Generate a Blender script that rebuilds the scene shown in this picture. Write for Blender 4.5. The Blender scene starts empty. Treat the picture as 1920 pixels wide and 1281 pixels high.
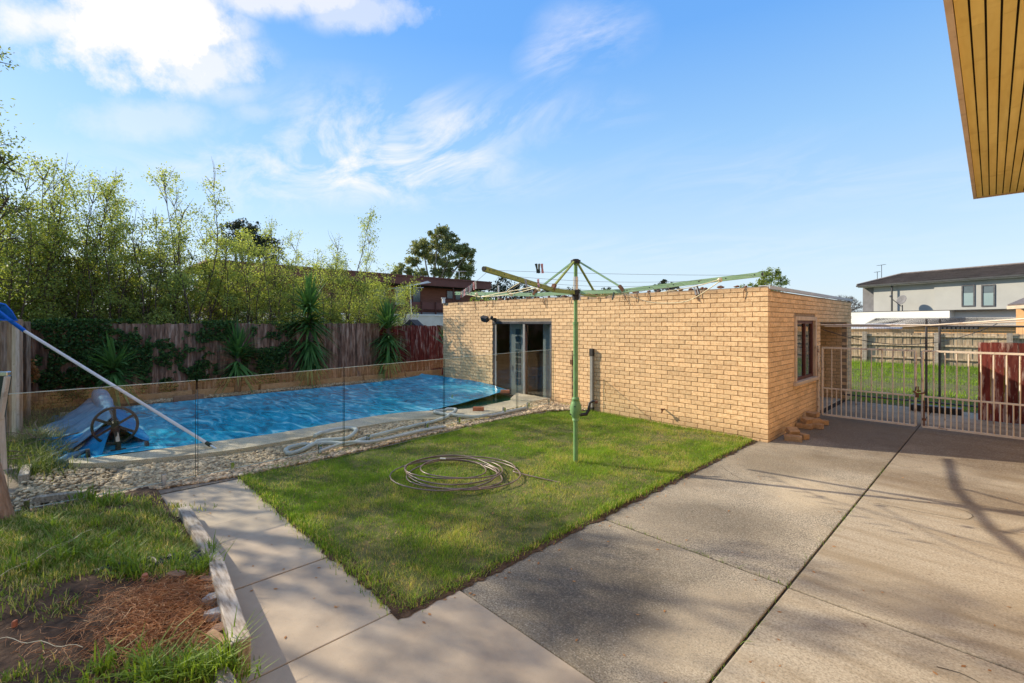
import bpy, math, random
import numpy as np
from mathutils import Vector, Matrix, noise as mnoise
random.seed(7); rng = np.random.default_rng(7)
PI = math.pi; R = math.radians
scene = bpy.context.scene
# ------------------------------------------------------------------ survey geometry (rays of the camera onto real planes)
VP1, VP2, HY, U0 = 125, 1860, 605, 960
F = math.sqrt((U0-VP1)*(VP2-U0)); A = math.atan((VP2-U0)/F); CA, SA = math.cos(A), math.sin(A); H = 2.0
def w2(r, d): return (r*CA-d*SA, r*SA+d*CA)
def G(u, v, z=0.0):
    t = (H-z)*F/(v-HY); x, y = w2((u-U0)/F*t, t); return Vector((x, y, z))
def onY(u, v, Y):
    dx, dy = w2((u-U0)/F, 1); t = Y/dy; return Vector((dx*t, Y, H-(v-HY)/F*t))
def onX(u, v, X):
    dx, dy = w2((u-U0)/F, 1); t = X/dx; return Vector((X, dy*t, H-(v-HY)/F*t))
def atd(u, v, t):
    x, y = w2((u-U0)/F*t, t); return Vector((x, y, H-(v-HY)/F*t))
# ------------------------------------------------------------------ camera
cam = bpy.data.cameras.new('camera'); camo = bpy.data.objects.new('camera', cam); scene.collection.objects.link(camo)
camo.location = (0, 0, H); camo.rotation_euler = (R(90), 0, A)
cam.sensor_width = 36; cam.lens = 36*F/1920; cam.shift_y = (HY-640.5)/1920; cam.clip_start = 0.05; cam.clip_end = 2000
scene.camera = camo
# ------------------------------------------------------------------ sun, sky
SUN_EL = R(29); sdir = Vector((-0.9, -0.42, 0)).normalized()*math.cos(SUN_EL); sdir.z = math.sin(SUN_EL)
sl = bpy.data.lights.new('sun', 'SUN'); sl.energy = 4.1; sl.angle = R(0.55); sl.color = (1.0, 0.86, 0.66)
so = bpy.data.objects.new('sun', sl); scene.collection.objects.link(so)
so.rotation_euler = sdir.to_track_quat('Z', 'Y').to_euler()
W = bpy.data.worlds.new('World'); scene.world = W; W.use_nodes = True
wt = W.node_tree; wt.nodes.clear()
def wn(t, **k):
    n = wt.nodes.new(t)
    for a, b in k.items(): setattr(n, a, b)
    return n
def wl(a, b): wt.links.new(a, b)
def wmath(op, a, b=None, clamp=False):
    n = wn('ShaderNodeMath', operation=op); n.use_clamp = clamp
    for i, q in enumerate((a, b)):
        if q is None: continue
        if isinstance(q, (int, float)): n.inputs[i].default_value = q
        else: wl(q, n.inputs[i])
    return n.outputs[0]
sky = wn('ShaderNodeTexSky', sky_type='NISHITA'); sky.sun_disc = False
sky.sun_elevation = SUN_EL; sky.sun_rotation = math.atan2(sdir.x, sdir.y)
sky.air_density = 1.25; sky.dust_density = 0.6; sky.ozone_density = 2.6
tc = wn('ShaderNodeTexCoord')
nrm = wn('ShaderNodeVectorMath', operation='NORMALIZE'); wl(tc.outputs['Generated'], nrm.inputs[0])
# plane projection for stretched cirrus
sep = wn('ShaderNodeSeparateXYZ'); wl(nrm.outputs[0], sep.inputs[0])
zz = wmath('MAXIMUM', wmath('ADD', sep.outputs[2], 0.12), 0.03)
cx = wn('ShaderNodeCombineXYZ'); wl(wmath('DIVIDE', sep.outputs[0], zz), cx.inputs[0]); wl(wmath('DIVIDE', sep.outputs[1], zz), cx.inputs[1])
mp = wn('ShaderNodeMapping'); mp.inputs['Rotation'].default_value = (0, 0, A-0.25); mp.inputs['Scale'].default_value = (1.1, 2.2, 1)
wl(cx.outputs[0], mp.inputs[0])
n1 = wn('ShaderNodeTexNoise'); n1.inputs['Scale'].default_value = 1.3; n1.inputs['Detail'].default_value = 12; n1.inputs['Roughness'].default_value = .64; n1.inputs['Distortion'].default_value = .9
wl(mp.outputs[0], n1.inputs['Vector'])
n2 = wn('ShaderNodeTexNoise'); n2.inputs['Scale'].default_value = 5.0; n2.inputs['Detail'].default_value = 12; n2.inputs['Roughness'].default_value = .66
wl(nrm.outputs[0], n2.inputs['Vector'])
def dirv(u, v):
    x, y = w2((u-U0)/F, 1); return Vector((x, y, (HY-v)/F)).normalized()
def blob(u, v, wu, wv, amp, edge=1.0):
    """elliptic cloud patch round a sky direction; size given as angles"""
    c = dirv(u, v); a = dirv(u+10, v)-dirv(u-10, v); a.normalize(); b = c.cross(a).normalized()
    def dot(vec):
        d = wn('ShaderNodeVectorMath', operation='DOT_PRODUCT'); wl(nrm.outputs[0], d.inputs[0]); d.inputs[1].default_value = vec; return d.outputs['Value']
    f = wmath('GREATER_THAN', dot(c), 0.2)
    p = wmath('DIVIDE', dot(a), wu); q = wmath('DIVIDE', dot(b), wv)
    r2 = wmath('ADD', wmath('MULTIPLY', p, p), wmath('MULTIPLY', q, q))
    m = wmath('SUBTRACT', 1.0, wmath('POWER', r2, 0.5*edge))
    return wmath('MULTIPLY', wmath('MULTIPLY', wmath('MAXIMUM', m, 0.0), f), amp)
nz = wmath('SUBTRACT', n2.outputs[0], 0.5)
def cumulus(u, v, wu, wv, amp, gain=3.0):
    m = blob(u, v, wu, wv, 1.0)
    x = wmath('ADD', m, wmath('MULTIPLY', nz, 2.6))
    x = wmath('MULTIPLY', wmath('SUBTRACT', x, 0.22), gain, clamp=True)
    gate = wmath('MULTIPLY', m, 2.5, clamp=True)
    return wmath('MULTIPLY', wmath('MULTIPLY', x, gate), amp)
tot = None
for args in [(250, 60, .19, .12, 1.0, 2.6), (100, 40, .15, .05, .8, 2.0), (370, 120, .15, .07, .7, 2.0), (440, 175, .09, .035, .35, 1.5), (260, 225, .17, .05, .34, 1.6), (570, -12, .24, .045, .7, 1.8),
             (700, 20, .16, .05, .5, 2.0), (480, 210, .06, .03, .25, 2.0)]:
    x = cumulus(*args); tot = x if tot is None else wmath('MAXIMUM', tot, x)
wis = None
for args in [(640, 255, .26, .13, .75), (740, 270, .26, .12, .8), (880, 240, .22, .10, .6), (700, 340, .45, .08, .55), (1040, 215, .22, .07, .45), (600, 330, .5, .08, .4), (420, 300, .3, .06, .3), (1500, 330, .5, .10, .28), (1250, 470, .7, .05, .3), (1110, 62, .13, .07, .75), (1022, 118, .07, .05, .8)]:
    x = blob(*args); wis = x if wis is None else wmath('ADD', wis, x)
st = wmath('MULTIPLY', wmath('SUBTRACT', n1.outputs[0], 0.43), 3.0, clamp=True)
wis = wmath('MULTIPLY', wmath('MULTIPLY', wis, st), 0.95, clamp=True)
over = wmath('MULTIPLY', wmath('MULTIPLY', wmath('SUBTRACT', sep.outputs[2], 0.58), 5.0, clamp=True), wmath('MULTIPLY', wmath('SUBTRACT', n1.outputs[0], 0.30), 2.6, clamp=True))
allc = wmath('MAXIMUM', wmath('MAXIMUM', tot, wis), wmath('MULTIPLY', over, 0.8))   # unseen bright cloud sheet overhead, added to lift the shadows
# faint pale veil near the horizon
ve0 = wmath('MULTIPLY', wmath('POWER', wmath('SUBTRACT', 1.0, wmath('MAXIMUM', sep.outputs[2], 0.0)), 7.0), 0.50)
hs = wn('ShaderNodeHueSaturation'); hs.inputs['Saturation'].default_value = 1.08; hs.inputs['Value'].default_value = 1.0
wl(sky.outputs[0], hs.inputs['Color'])
tint = wn('ShaderNodeMix', data_type='RGBA', blend_type='MULTIPLY'); tint.inputs['Factor'].default_value = 1; wl(hs.outputs[0], tint.inputs['A']); tint.inputs['B'].default_value = (1.02, 1.12, 1.34, 1)
er = wn('ShaderNodeValToRGB'); wl(sep.outputs[2], er.inputs[0]); ee = er.color_ramp.elements
SK = [(0.0, (.72, .83, .92)), (.10, (.63, .79, .93)), (.18, (.54, .74, .93)), (.34, (.34, .61, .94)), (.52, (.16, .43, .93)), (.72, (.12, .37, .90))]
while len(ee) < len(SK): ee.new(.5)
for i_, (p_, c_) in enumerate(SK): ee[i_].position = p_; ee[i_].color = (*c_, 1)
up_ = wn('ShaderNodeVectorMath', operation='SCALE'); wl(er.outputs[0], up_.inputs[0]); up_.inputs['Scale'].default_value = 4.35
mv = wn('ShaderNodeMix', data_type='RGBA'); mv.inputs['Factor'].default_value = .86; wl(tint.outputs['Result'], mv.inputs['A']); wl(up_.outputs[0], mv.inputs['B'])
mc = wn('ShaderNodeMix', data_type='RGBA'); wl(allc, mc.inputs['Factor']); wl(mv.outputs['Result'], mc.inputs['A']); mc.inputs['B'].default_value = (4.75, 4.55, 4.6, 1)
bg = wn('ShaderNodeBackground'); bg.inputs['Strength'].default_value = 0.13; wl(mc.outputs['Result'], bg.inputs['Color'])
wo = wn('ShaderNodeOutputWorld'); wl(bg.outputs[0], wo.inputs[0])
vs = scene.view_settings; vs.view_transform = 'Standard'; vs.look = 'None'; vs.exposure = 0.85; vs.gamma = 1; vs.use_curve_mapping = False
scene.render.engine = 'CYCLES'; scene.cycles.max_bounces = 8; scene.cycles.transparent_max_bounces = 12; scene.cycles.transmission_bounces = 6
scene.cycles.sample_clamp_indirect = 6

# ------------------------------------------------------------------ materials
def M(name, cols, scale=4, detail=6, rough=.8, bump=0, bscale=None, stretch=(1, 1, 1), rnd=0, spec=.3, metal=0, stains=(), nrough=.6, bstretch=None, lo=.3, hi=.7, speck=None, rot=0, zones=()):
    m = bpy.data.materials.new(name); m.use_nodes = True; t = m.node_tree; t.nodes.clear()
    N = lambda ty: t.nodes.new(ty); L = t.links.new
    geo = N('ShaderNodeNewGeometry')
    def vec(s, off=0):
        mpn = N('ShaderNodeMapping'); mpn.inputs['Scale'].default_value = s; mpn.inputs['Location'].default_value = (off, off*1.7, off*.6); mpn.inputs['Rotation'].default_value = (0, 0, rot)
        L(geo.outputs['Position'], mpn.inputs[0]); return mpn.outputs[0]
    def nz_(sc, s=(1, 1, 1), off=0, det=detail):
        n = N('ShaderNodeTexNoise'); n.inputs['Scale'].default_value = sc; n.inputs['Detail'].default_value = det; n.inputs['Roughness'].default_value = nrough
        L(vec(s, off), n.inputs['Vector']); return n.outputs[0]
    rp = N('ShaderNodeValToRGB'); L(nz_(scale, stretch), rp.inputs[0])
    el = rp.color_ramp.elements
    k = len(cols)
    while len(el) < k: el.new(.5)
    for i, c in enumerate(cols):
        el[i].position = lo+(hi-lo)*i/max(1, k-1); el[i].color = (*c, 1)
    col = rp.outputs[0]
    for j, stn in enumerate(stains):
        sc, a, b, c, amt = stn[:5]; ss = stn[5] if len(stn) > 5 else (1, 1, 1)
        mr = N('ShaderNodeMapRange'); mr.inputs[1].default_value = a; mr.inputs[2].default_value = b; mr.inputs[3].default_value = 0; mr.inputs[4].default_value = amt
        L(nz_(sc, ss, 3.3+j*5.1), mr.inputs[0])
        mx = N('ShaderNodeMix'); mx.data_type = 'RGBA'; L(mr.outputs[0], mx.inputs['Factor']); L(col, mx.inputs['A']); mx.inputs['B'].default_value = (*c, 1); col = mx.outputs['Result']
    for (zx, zy, zrx, zry, zc, zamt, *zq) in zones:      # dirt, washed patches and painted shade at fixed positions
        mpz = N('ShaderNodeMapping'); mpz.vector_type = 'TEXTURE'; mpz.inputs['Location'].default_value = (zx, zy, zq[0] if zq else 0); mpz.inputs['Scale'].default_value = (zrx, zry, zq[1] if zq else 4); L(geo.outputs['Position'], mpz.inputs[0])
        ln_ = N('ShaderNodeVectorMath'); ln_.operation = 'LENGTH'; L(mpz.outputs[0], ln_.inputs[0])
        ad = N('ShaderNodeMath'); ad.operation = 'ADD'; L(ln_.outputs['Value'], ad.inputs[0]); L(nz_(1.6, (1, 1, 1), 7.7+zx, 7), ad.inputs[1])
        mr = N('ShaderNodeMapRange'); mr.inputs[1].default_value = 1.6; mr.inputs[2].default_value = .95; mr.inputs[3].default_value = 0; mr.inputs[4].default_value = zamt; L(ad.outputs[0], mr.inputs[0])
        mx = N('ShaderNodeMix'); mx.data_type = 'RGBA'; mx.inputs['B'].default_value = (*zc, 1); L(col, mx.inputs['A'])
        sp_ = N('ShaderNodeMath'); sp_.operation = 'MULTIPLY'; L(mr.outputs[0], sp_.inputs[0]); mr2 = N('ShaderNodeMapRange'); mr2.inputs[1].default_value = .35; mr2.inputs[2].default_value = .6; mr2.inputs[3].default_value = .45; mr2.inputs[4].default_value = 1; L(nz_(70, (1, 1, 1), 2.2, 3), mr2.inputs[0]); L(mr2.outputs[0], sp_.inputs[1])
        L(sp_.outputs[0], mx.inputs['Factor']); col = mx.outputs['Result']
    if rnd:
        at = N('ShaderNodeAttribute'); at.attribute_name = 'rnd'
        mr = N('ShaderNodeMapRange'); mr.inputs[3].default_value = 1-rnd; mr.inputs[4].default_value = 1+rnd*.6; L(at.outputs['Fac'], mr.inputs[0])
        h = N('ShaderNodeHueSaturation'); L(col, h.inputs['Color']); L(mr.outputs[0], h.inputs['Value']); col = h.outputs[0]
    b = N('ShaderNodeBsdfPrincipled'); L(col, b.inputs['Base Color']); b.inputs['Roughness'].default_value = rough; b.inputs['Metallic'].default_value = metal
    b.inputs['Specular IOR Level'].default_value = spec
    if bump:
        bp = N('ShaderNodeBump'); bp.inputs['Strength'].default_value = 1; bp.inputs['Distance'].default_value = bump
        L(nz_(bscale or scale*6, bstretch or stretch, 9.1), bp.inputs['Height']); L(bp.outputs[0], b.inputs['Normal'])
    o = N('ShaderNodeOutputMaterial'); L(b.outputs[0], o.inputs[0])
    return m
def leafM(name, dark, light, trans=.45, third=None, tcol=1.35):
    m = bpy.data.materials.new(name); m.use_nodes = True; t = m.node_tree; t.nodes.clear()
    N = lambda ty: t.nodes.new(ty); L = t.links.new
    at = N('ShaderNodeAttribute'); at.attribute_name = 'rnd'
    rp = N('ShaderNodeValToRGB'); L(at.outputs['Fac'], rp.inputs[0]); e = rp.color_ramp.elements
    e[0].color = (*dark, 1); e[1].color = (*light, 1); e[1].position = .9 if third else 1.0
    if third: q = e.new(1.0); q.color = (*third, 1)
    d = N('ShaderNodeBsdfPrincipled'); L(rp.outputs[0], d.inputs['Base Color']); d.inputs['Roughness'].default_value = .55; d.inputs['Specular IOR Level'].default_value = .25
    tr = N('ShaderNodeBsdfTranslucent'); g = N('ShaderNodeMix'); g.data_type = 'RGBA'; g.blend_type = 'MULTIPLY'; g.inputs['Factor'].default_value = 1
    L(rp.outputs[0], g.inputs['A']); g.inputs['B'].default_value = (tcol*1.06, tcol, tcol*.5, 1); L(g.outputs['Result'], tr.inputs[0])
    mx = N('ShaderNodeMixShader'); mx.inputs[0].default_value = trans; L(d.outputs[0], mx.inputs[1]); L(tr.outputs[0], mx.inputs[2])
    o = N('ShaderNodeOutputMaterial'); L(mx.outputs[0], o.inputs[0]); return m
def glassM(name, tint=(.93, .97, .95), ior=1.9, rough=0.0):
    m = bpy.data.materials.new(name); m.use_nodes = True; t = m.node_tree; t.nodes.clear()
    N = lambda ty: t.nodes.new(ty); L = t.links.new
    fr = N('ShaderNodeFresnel'); fr.inputs[0].default_value = ior
    a = N('ShaderNodeBsdfTransparent'); a.inputs[0].default_value = (*tint, 1); g = N('ShaderNodeBsdfGlossy'); g.inputs['Roughness'].default_value = rough
    gg = N('ShaderNodeNewGeometry'); iv = N('ShaderNodeMath'); iv.operation = 'SUBTRACT'; iv.inputs[0].default_value = 1; L(gg.outputs['Backfacing'], iv.inputs[1])
    ml = N('ShaderNodeMath'); ml.operation = 'MULTIPLY'; L(fr.outputs[0], ml.inputs[0]); L(iv.outputs[0], ml.inputs[1])
    mx = N('ShaderNodeMixShader'); L(ml.outputs[0], mx.inputs[0]); L(a.outputs[0], mx.inputs[1]); L(g.outputs[0], mx.inputs[2])
    o = N('ShaderNodeOutputMaterial'); L(mx.outputs[0], o.inputs[0]); return m
mat = {}
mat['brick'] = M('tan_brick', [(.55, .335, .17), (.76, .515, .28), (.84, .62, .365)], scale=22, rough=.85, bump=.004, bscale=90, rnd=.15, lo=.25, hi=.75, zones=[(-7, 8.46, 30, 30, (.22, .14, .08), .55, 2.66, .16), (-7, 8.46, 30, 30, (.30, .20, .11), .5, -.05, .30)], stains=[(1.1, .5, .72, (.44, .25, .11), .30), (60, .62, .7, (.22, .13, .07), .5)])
mat['mortar'] = M('mortar', [(.23, .165, .105), (.37, .28, .19)], scale=15, rough=.95, bump=.004)
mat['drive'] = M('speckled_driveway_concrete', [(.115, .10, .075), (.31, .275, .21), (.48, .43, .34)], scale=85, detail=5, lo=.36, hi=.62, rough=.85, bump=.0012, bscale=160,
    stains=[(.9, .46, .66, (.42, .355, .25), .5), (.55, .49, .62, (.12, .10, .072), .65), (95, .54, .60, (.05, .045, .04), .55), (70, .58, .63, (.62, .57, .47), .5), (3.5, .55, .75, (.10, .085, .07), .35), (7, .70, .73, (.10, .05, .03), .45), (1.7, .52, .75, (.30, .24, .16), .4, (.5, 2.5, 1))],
    zones=[(-2.2, 3.0, .95, 1.2, (.075, .066, .052), .85), (-2.0, 4.7, .8, .7, (.09, .078, .06), .75), (-1.5, 6.3, .55, .75, (.52, .44, .31), .75), (-2.2, 7.3, .7, 1.0, (.14, .11, .07), .7), (-1.3, 3.0, .35, .9, (.46, .39, .28), .55), (-1.3, 8.0, 1.1, .5, (.15, .115, .07), .7), (-1.4, 10.6, 2.4, 2.6, (.07, .047, .028), .85)])  # last zone paints the garage's shade by the gate into the concrete
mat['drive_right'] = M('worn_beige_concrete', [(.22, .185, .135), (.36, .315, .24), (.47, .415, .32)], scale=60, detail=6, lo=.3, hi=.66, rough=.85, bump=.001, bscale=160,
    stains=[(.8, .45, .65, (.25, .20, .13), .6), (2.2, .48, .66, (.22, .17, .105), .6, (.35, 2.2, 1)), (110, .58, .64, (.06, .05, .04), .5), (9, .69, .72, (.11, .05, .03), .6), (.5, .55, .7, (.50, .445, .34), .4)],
    zones=[(.2, 7.6, 2.2, .7, (.13, .095, .06), .75), (0, 10.6, 3.0, 2.5, (.075, .05, .03), .85), (.6, 3.2, 1.0, .7, (.20, .17, .13), .5)])  # broad middle zone carries the painted gate-end shade across the right slabs
mat['path'] = M('smooth_path_concrete', [(.35, .285, .21), (.45, .375, .28)], scale=3, rough=.8, bump=.0012, bscale=150, stains=[(1.0, .54, .75, (.27, .22, .17), .5), (160, .6, .7, (.22, .17, .13), .45), (14, .72, .76, (.10, .07, .05), .6)])
mat['joint'] = M('joint_dirt', [(.018, .014, .010), (.045, .036, .025)], scale=20, rough=1)
mat['soil'] = M('dark_soil', [(.03, .018, .011), (.085, .05, .03), (.14, .085, .05)], scale=14, rough=1, bump=.03, bscale=25)
mat['turf'] = M('turf_soil', [(.05, .055, .02), (.11, .12, .035), (.17, .13, .06)], scale=7, rough=1, bump=.01, bscale=60)
mat['fardirt'] = M('distant_ground', [(.07, .10, .03), (.14, .16, .06)], scale=.8, rough=1)
mat['gravel_base'] = M('gravel_bed_fill', [(.16, .12, .085), (.34, .28, .21)], scale=30, rough=1, bump=.012, bscale=40)
mat['pebble'] = M('pale_pebble', [(.38, .27, .155), (.70, .56, .37)], scale=16, rough=.7, rnd=.6)
mat['coping'] = M('exposed_aggregate_coping', [(.20, .16, .10), (.50, .43, .31), (.62, .54, .40)], scale=110, detail=2, lo=.35, hi=.62, rough=.8, bump=.003, bscale=130, stains=[(1.2, .5, .7, (.24, .19, .11), .55)])
mat['water'] = M('green_pool_water', [(.008, .055, .042), (.02, .09, .06)], scale=1.2, rough=.04, bump=.006, bscale=5, spec=.7)
mat['paling'] = M('weathered_brown_paling', [(.075, .040, .026), (.24, .135, .09), (.46, .33, .25)], scale=6, stretch=(3, 3, .45), rough=.9, rnd=.45, bump=.004, bscale=14, stains=[(3.0, .58, .7, (.42, .34, .29), .5, (5, 5, .5))])
mat['redpaling'] = M('flaking_red_paling', [(.07, .013, .011), (.13, .024, .019), (.19, .055, .042)], scale=7, stretch=(3, 3, .4), rough=.85, rnd=.35, bump=.003, bscale=14, stains=[(4.0, .53, .62, (.42, .31, .27), .8, (4, 4, .6))])
mat['greytimber'] = M('silvered_timber', [(.16, .12, .085), (.36, .31, .25), (.50, .45, .38)], scale=9, stretch=(.7, 5, 5), rough=.9, bump=.004, bscale=10, rnd=.2)
mat['post'] = M('rough_post_timber', [(.07, .045, .03), (.22, .15, .10), (.33, .26, .20)], scale=7, stretch=(4, 4, .5), rough=.95, bump=.006, bscale=12, rnd=.3)
mat['farpaling'] = M('light_timber_paling', [(.26, .19, .12), (.44, .34, .22), (.55, .44, .31)], scale=5, stretch=(3, 3, .4), rough=.9, rnd=.3)
mat['green'] = M('faded_green_paint', [(.14, .28, .10), (.20, .36, .15)], scale=8, rough=.5, bump=.0008, bscale=60, stains=[(9, .60, .70, (.14, .15, .05), .5)])
mat['palegreen'] = M('pale_green_paint', [(.26, .44, .25), (.33, .50, .31)], scale=6, rough=.5, stains=[(12, .62, .70, (.16, .18, .08), .6)])
mat['olive'] = M('mossy_olive_paint', [(.20, .26, .055), (.33, .37, .10)], scale=7, rough=.6, stains=[(20, .6, .66, (.07, .08, .03), .6)])
mat['darkmetal'] = M('dark_oxidised_metal', [(.03, .03, .03), (.07, .065, .06)], scale=8, rough=.55, metal=.4)
mat['black'] = M('black_plastic', [(.012, .012, .012), (.025, .024, .023)], scale=9, rough=.45)
mat['brownblack'] = M('faded_black_plastic', [(.025, .015, .012), (.06, .04, .03)], scale=9, rough=.5)
mat['alu'] = M('satin_aluminium', [(.55, .55, .54), (.68, .68, .68)], scale=6, rough=.35, metal=.85)
mat['steel'] = M('polished_steel', [(.5, .52, .56), (.65, .68, .72)], scale=6, rough=.18, metal=1)
mat['zinc'] = M('galvanised_flashing', [(.42, .47, .52), (.55, .60, .64)], scale=3, rough=.6, metal=.0)
mat['conduit'] = M('grey_conduit', [(.20, .20, .18), (.28, .28, .26)], scale=6, rough=.7)
mat['white'] = M('white_paint', [(.66, .64, .60), (.80, .78, .74)], scale=4, rough=.5)
mat['polewhite'] = M('pole_white_paint', [(.60, .54, .52), (.72, .68, .66)], scale=3, rough=.4)
mat['blueplastic'] = M('bright_blue_plastic', [(.004, .10, .55), (.01, .17, .68)], scale=5, rough=.35)
mat['netting'] = M('blue_netting', [(.01, .14, .42), (.03, .25, .62)], scale=20, rough=.6, bump=.003, bscale=200)
mat['gatewhite'] = M('rusting_cream_paint', [(.56, .47, .37), (.72, .64, .53)], scale=5, rough=.5, stains=[(7, .58, .68, (.22, .10, .045), .75)])
mat['rust'] = M('rusty_steel', [(.10, .045, .025), (.22, .11, .06)], scale=15, rough=.9)
mat['frameb'] = M('brown_window_frame', [(.07, .022, .018), (.13, .04, .03)], scale=8, rough=.5)
mat['trimtan'] = M('worn_timber_trim', [(.44, .33, .23), (.66, .54, .41)], scale=10, stretch=(3, 3, .5), rough=.8, stains=[(6, .58, .7, (.20, .12, .07), .7)])
mat['bronze'] = M('dark_grey_door_frame', [(.06, .06, .065), (.12, .12, .13)], scale=5, rough=.4, metal=.5)
mat['roller'] = M('grey_roller_door', [(.15, .15, .16), (.22, .22, .23)], scale=3, rough=.5, metal=.2)
mat['redbrickloose'] = M('red_clay_brick', [(.35, .11, .055), (.52, .20, .11)], scale=20, rough=.85, bump=.003)
mat['tanblock'] = M('loose_tan_brick', [(.30, .18, .09), (.48, .31, .17)], scale=18, rough=.9, bump=.004)
mat['poolhose'] = M('ribbed_grey_hose', [(.34, .38, .37), (.46, .50, .48)], scale=4, rough=.5)
mat['hose'] = M('brown_garden_hose', [(.11, .075, .06), (.24, .17, .135)], scale=7, rough=.35, spec=.6)
mat['soffit'] = M('yellow_soffit_boards', [(.70, .52, .15), (.84, .68, .25)], scale=1.3, stretch=(6, .6, 1), rough=.6, rnd=.08, stains=[(2.2, .55, .75, (.46, .27, .07), .5)])
mat['guttercream'] = M('cream_gutter', [(.62, .60, .56), (.74, .72, .68)], scale=3, rough=.5)
mat['fascia'] = M('cream_fascia', [(.56, .42, .30), (.68, .54, .42)], scale=3, rough=.6, stains=[(9, .6, .7, (.35, .25, .17), .5)])
mat['groove'] = M('dark_groove', [(.012, .01, .008), (.02, .016, .012)], scale=3, rough=.9)
mat['render_grey'] = M('pale_render', [(.33, .335, .32), (.39, .395, .375)], scale=.6, rough=.9, bump=.004, bscale=20)
mat['render_white'] = M('white_render', [(.60, .61, .58), (.70, .70, .68)], scale=.5, rough=.9)
mat['darkrender'] = M('slate_cladding', [(.13, .13, .135), (.19, .19, .20)], scale=2, rough=.8)
mat['darkgutter'] = M('charcoal_gutter', [(.025, .028, .032), (.05, .053, .06)], scale=3, rough=.5)
mat['tile'] = M('brown_roof_tiles', [(.15, .125, .115), (.27, .23, .21)], scale=6, rough=.8, rnd=.4)
mat['corrug'] = M('grey_corrugated_iron', [(.03, .03, .033), (.075, .075, .08)], scale=2, rough=.9, spec=.1, rnd=.5)
mat['corrugpale'] = M('pale_corrugated_iron', [(.45, .46, .49), (.62, .63, .66)], scale=2, rough=.5, rnd=.4)
mat['brownbrick'] = M('brown_house_brick', [(.16, .06, .038), (.26, .105, .07)], scale=2.2, stretch=(1, 1, 14), rough=.85)
mat['brownfascia'] = M('brown_fascia', [(.13, .047, .036), (.18, .07, .054)], scale=.8, rough=.7)
mat['brownroof'] = M('brown_metal_roof', [(.15, .075, .06), (.21, .11, .09)], scale=1, rough=.6)
mat['creamwall'] = M('cream_block_wall', [(.58, .53, .45), (.72, .67, .59)], scale=1.2, rough=.9, stains=[(1.4, .55, .7, (.42, .36, .28), .5)])
mat['orangebrick'] = M('orange_brick_wall', [(.50, .28, .13), (.62, .38, .20)], scale=4, rough=.9)
mat['winglass'] = M('dark_window_glass', [(.05, .07, .08), (.10, .13, .15)], scale=1, rough=.08, spec=.8)
mat['blind'] = M('grey_blind', [(.20, .28, .29), (.26, .34, .35)], scale=1, rough=.35)
mat['curtain'] = M('white_curtain', [(.45, .48, .48), (.60, .63, .63)], scale=3, stretch=(4, 4, .3), rough=.7)
mat['bark'] = M('grey_brown_bark', [(.06, .045, .035), (.15, .115, .09)], scale=8, stretch=(2, 2, .5), rough=.95, bump=.01)
mat['palebark'] = M('pale_gum_bark', [(.24, .20, .17), (.42, .37, .32)], scale=3, rough=.9)
mat['trunkred'] = M('peeling_brown_bark', [(.15, .085, .05), (.30, .19, .12), (.42, .30, .21)], scale=6, stretch=(3, 3, .4), rough=.95, bump=.02, bscale=9)
mat['darkgreenbin'] = M('dark_green_sheet', [(.015, .03, .022), (.03, .05, .038)], scale=5, rough=.35)
mat['plasticsheet'] = M('black_plastic_sheet', [(.012, .012, .014), (.03, .03, .036)], scale=6, rough=.4, bump=.02, bscale=12, spec=.35)
mat['stone'] = M('pale_flat_stone', [(.38, .36, .33), (.60, .58, .54)], scale=12, rough=.8, bump=.008)
mat['brownstone'] = M('brown_broken_paver', [(.15, .09, .06), (.30, .19, .13)], scale=12, rough=.9, bump=.008)
mat['rope'] = M('cream_cord', [(.62, .55, .36), (.74, .68, .48)], scale=20, rough=.8)
mat['wire'] = M('grey_line_wire', [(.10, .11, .13), (.17, .18, .20)], scale=9, rough=.6)
mat['peggrey'] = M('weathered_grey_peg', [(.30, .32, .33), (.45, .46, .47)], scale=12, rough=.7)
mat['pegblack'] = M('dark_green_peg', [(.02, .04, .04), (.04, .07, .07)], scale=12, rough=.6)
mat['pegpink'] = M('faded_pink_peg', [(.42, .20, .22), (.55, .30, .32)], scale=12, rough=.7)
mat['ribbon'] = M('black_strap', [(.01, .01, .012), (.02, .02, .022)], scale=9, rough=.5)
mat['glass'] = glassM('clear_fence_glass', (.95, .97, .96), 1.6)
mat['glassedge'] = glassM('glass_edge', (.30, .42, .38), 1.8)
mat['edgelight'] = M('bright_polished_glass_edge', [(.34, .42, .38), (.48, .56, .52)], scale=6, rough=.2, spec=.6)
mat['pane'] = glassM('window_pane', (.82, .86, .86), 1.9)
mat['straw'] = leafM('dry_roots', (.26, .11, .045), (.66, .34, .16), .15, third=(.85, .62, .36))
mat['grass'] = leafM('lawn_blades', (.07, .15, .012), (.27, .43, .045), .45, third=(.58, .45, .22))
mat['weed'] = leafM('weed_blades', (.07, .13, .015), (.22, .34, .05), .40, third=(.55, .44, .22))
mat['fargrass'] = leafM('bright_far_grass', (.10, .19, .012), (.26, .40, .03), .40)
mat['shrubleaf'] = leafM('yellow_green_leaf', (.11, .16, .045), (.42, .50, .15), .5, third=(.68, .67, .28))
mat['shrubleaf_dark'] = leafM('deep_green_leaf', (.09, .13, .035), (.30, .37, .10), .48)
mat['gumleaf'] = leafM('gum_leaf', (.09, .115, .05), (.34, .37, .17), .32)
mat['darkleaf'] = leafM('dark_tree_leaf', (.018, .026, .014), (.07, .085, .040), .2)
mat['yucca'] = leafM('sword_leaf', (.035, .09, .025), (.14, .30, .08), .3)
mat['ivy'] = leafM('ivy_leaf', (.025, .06, .02), (.10, .20, .055), .3)
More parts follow.
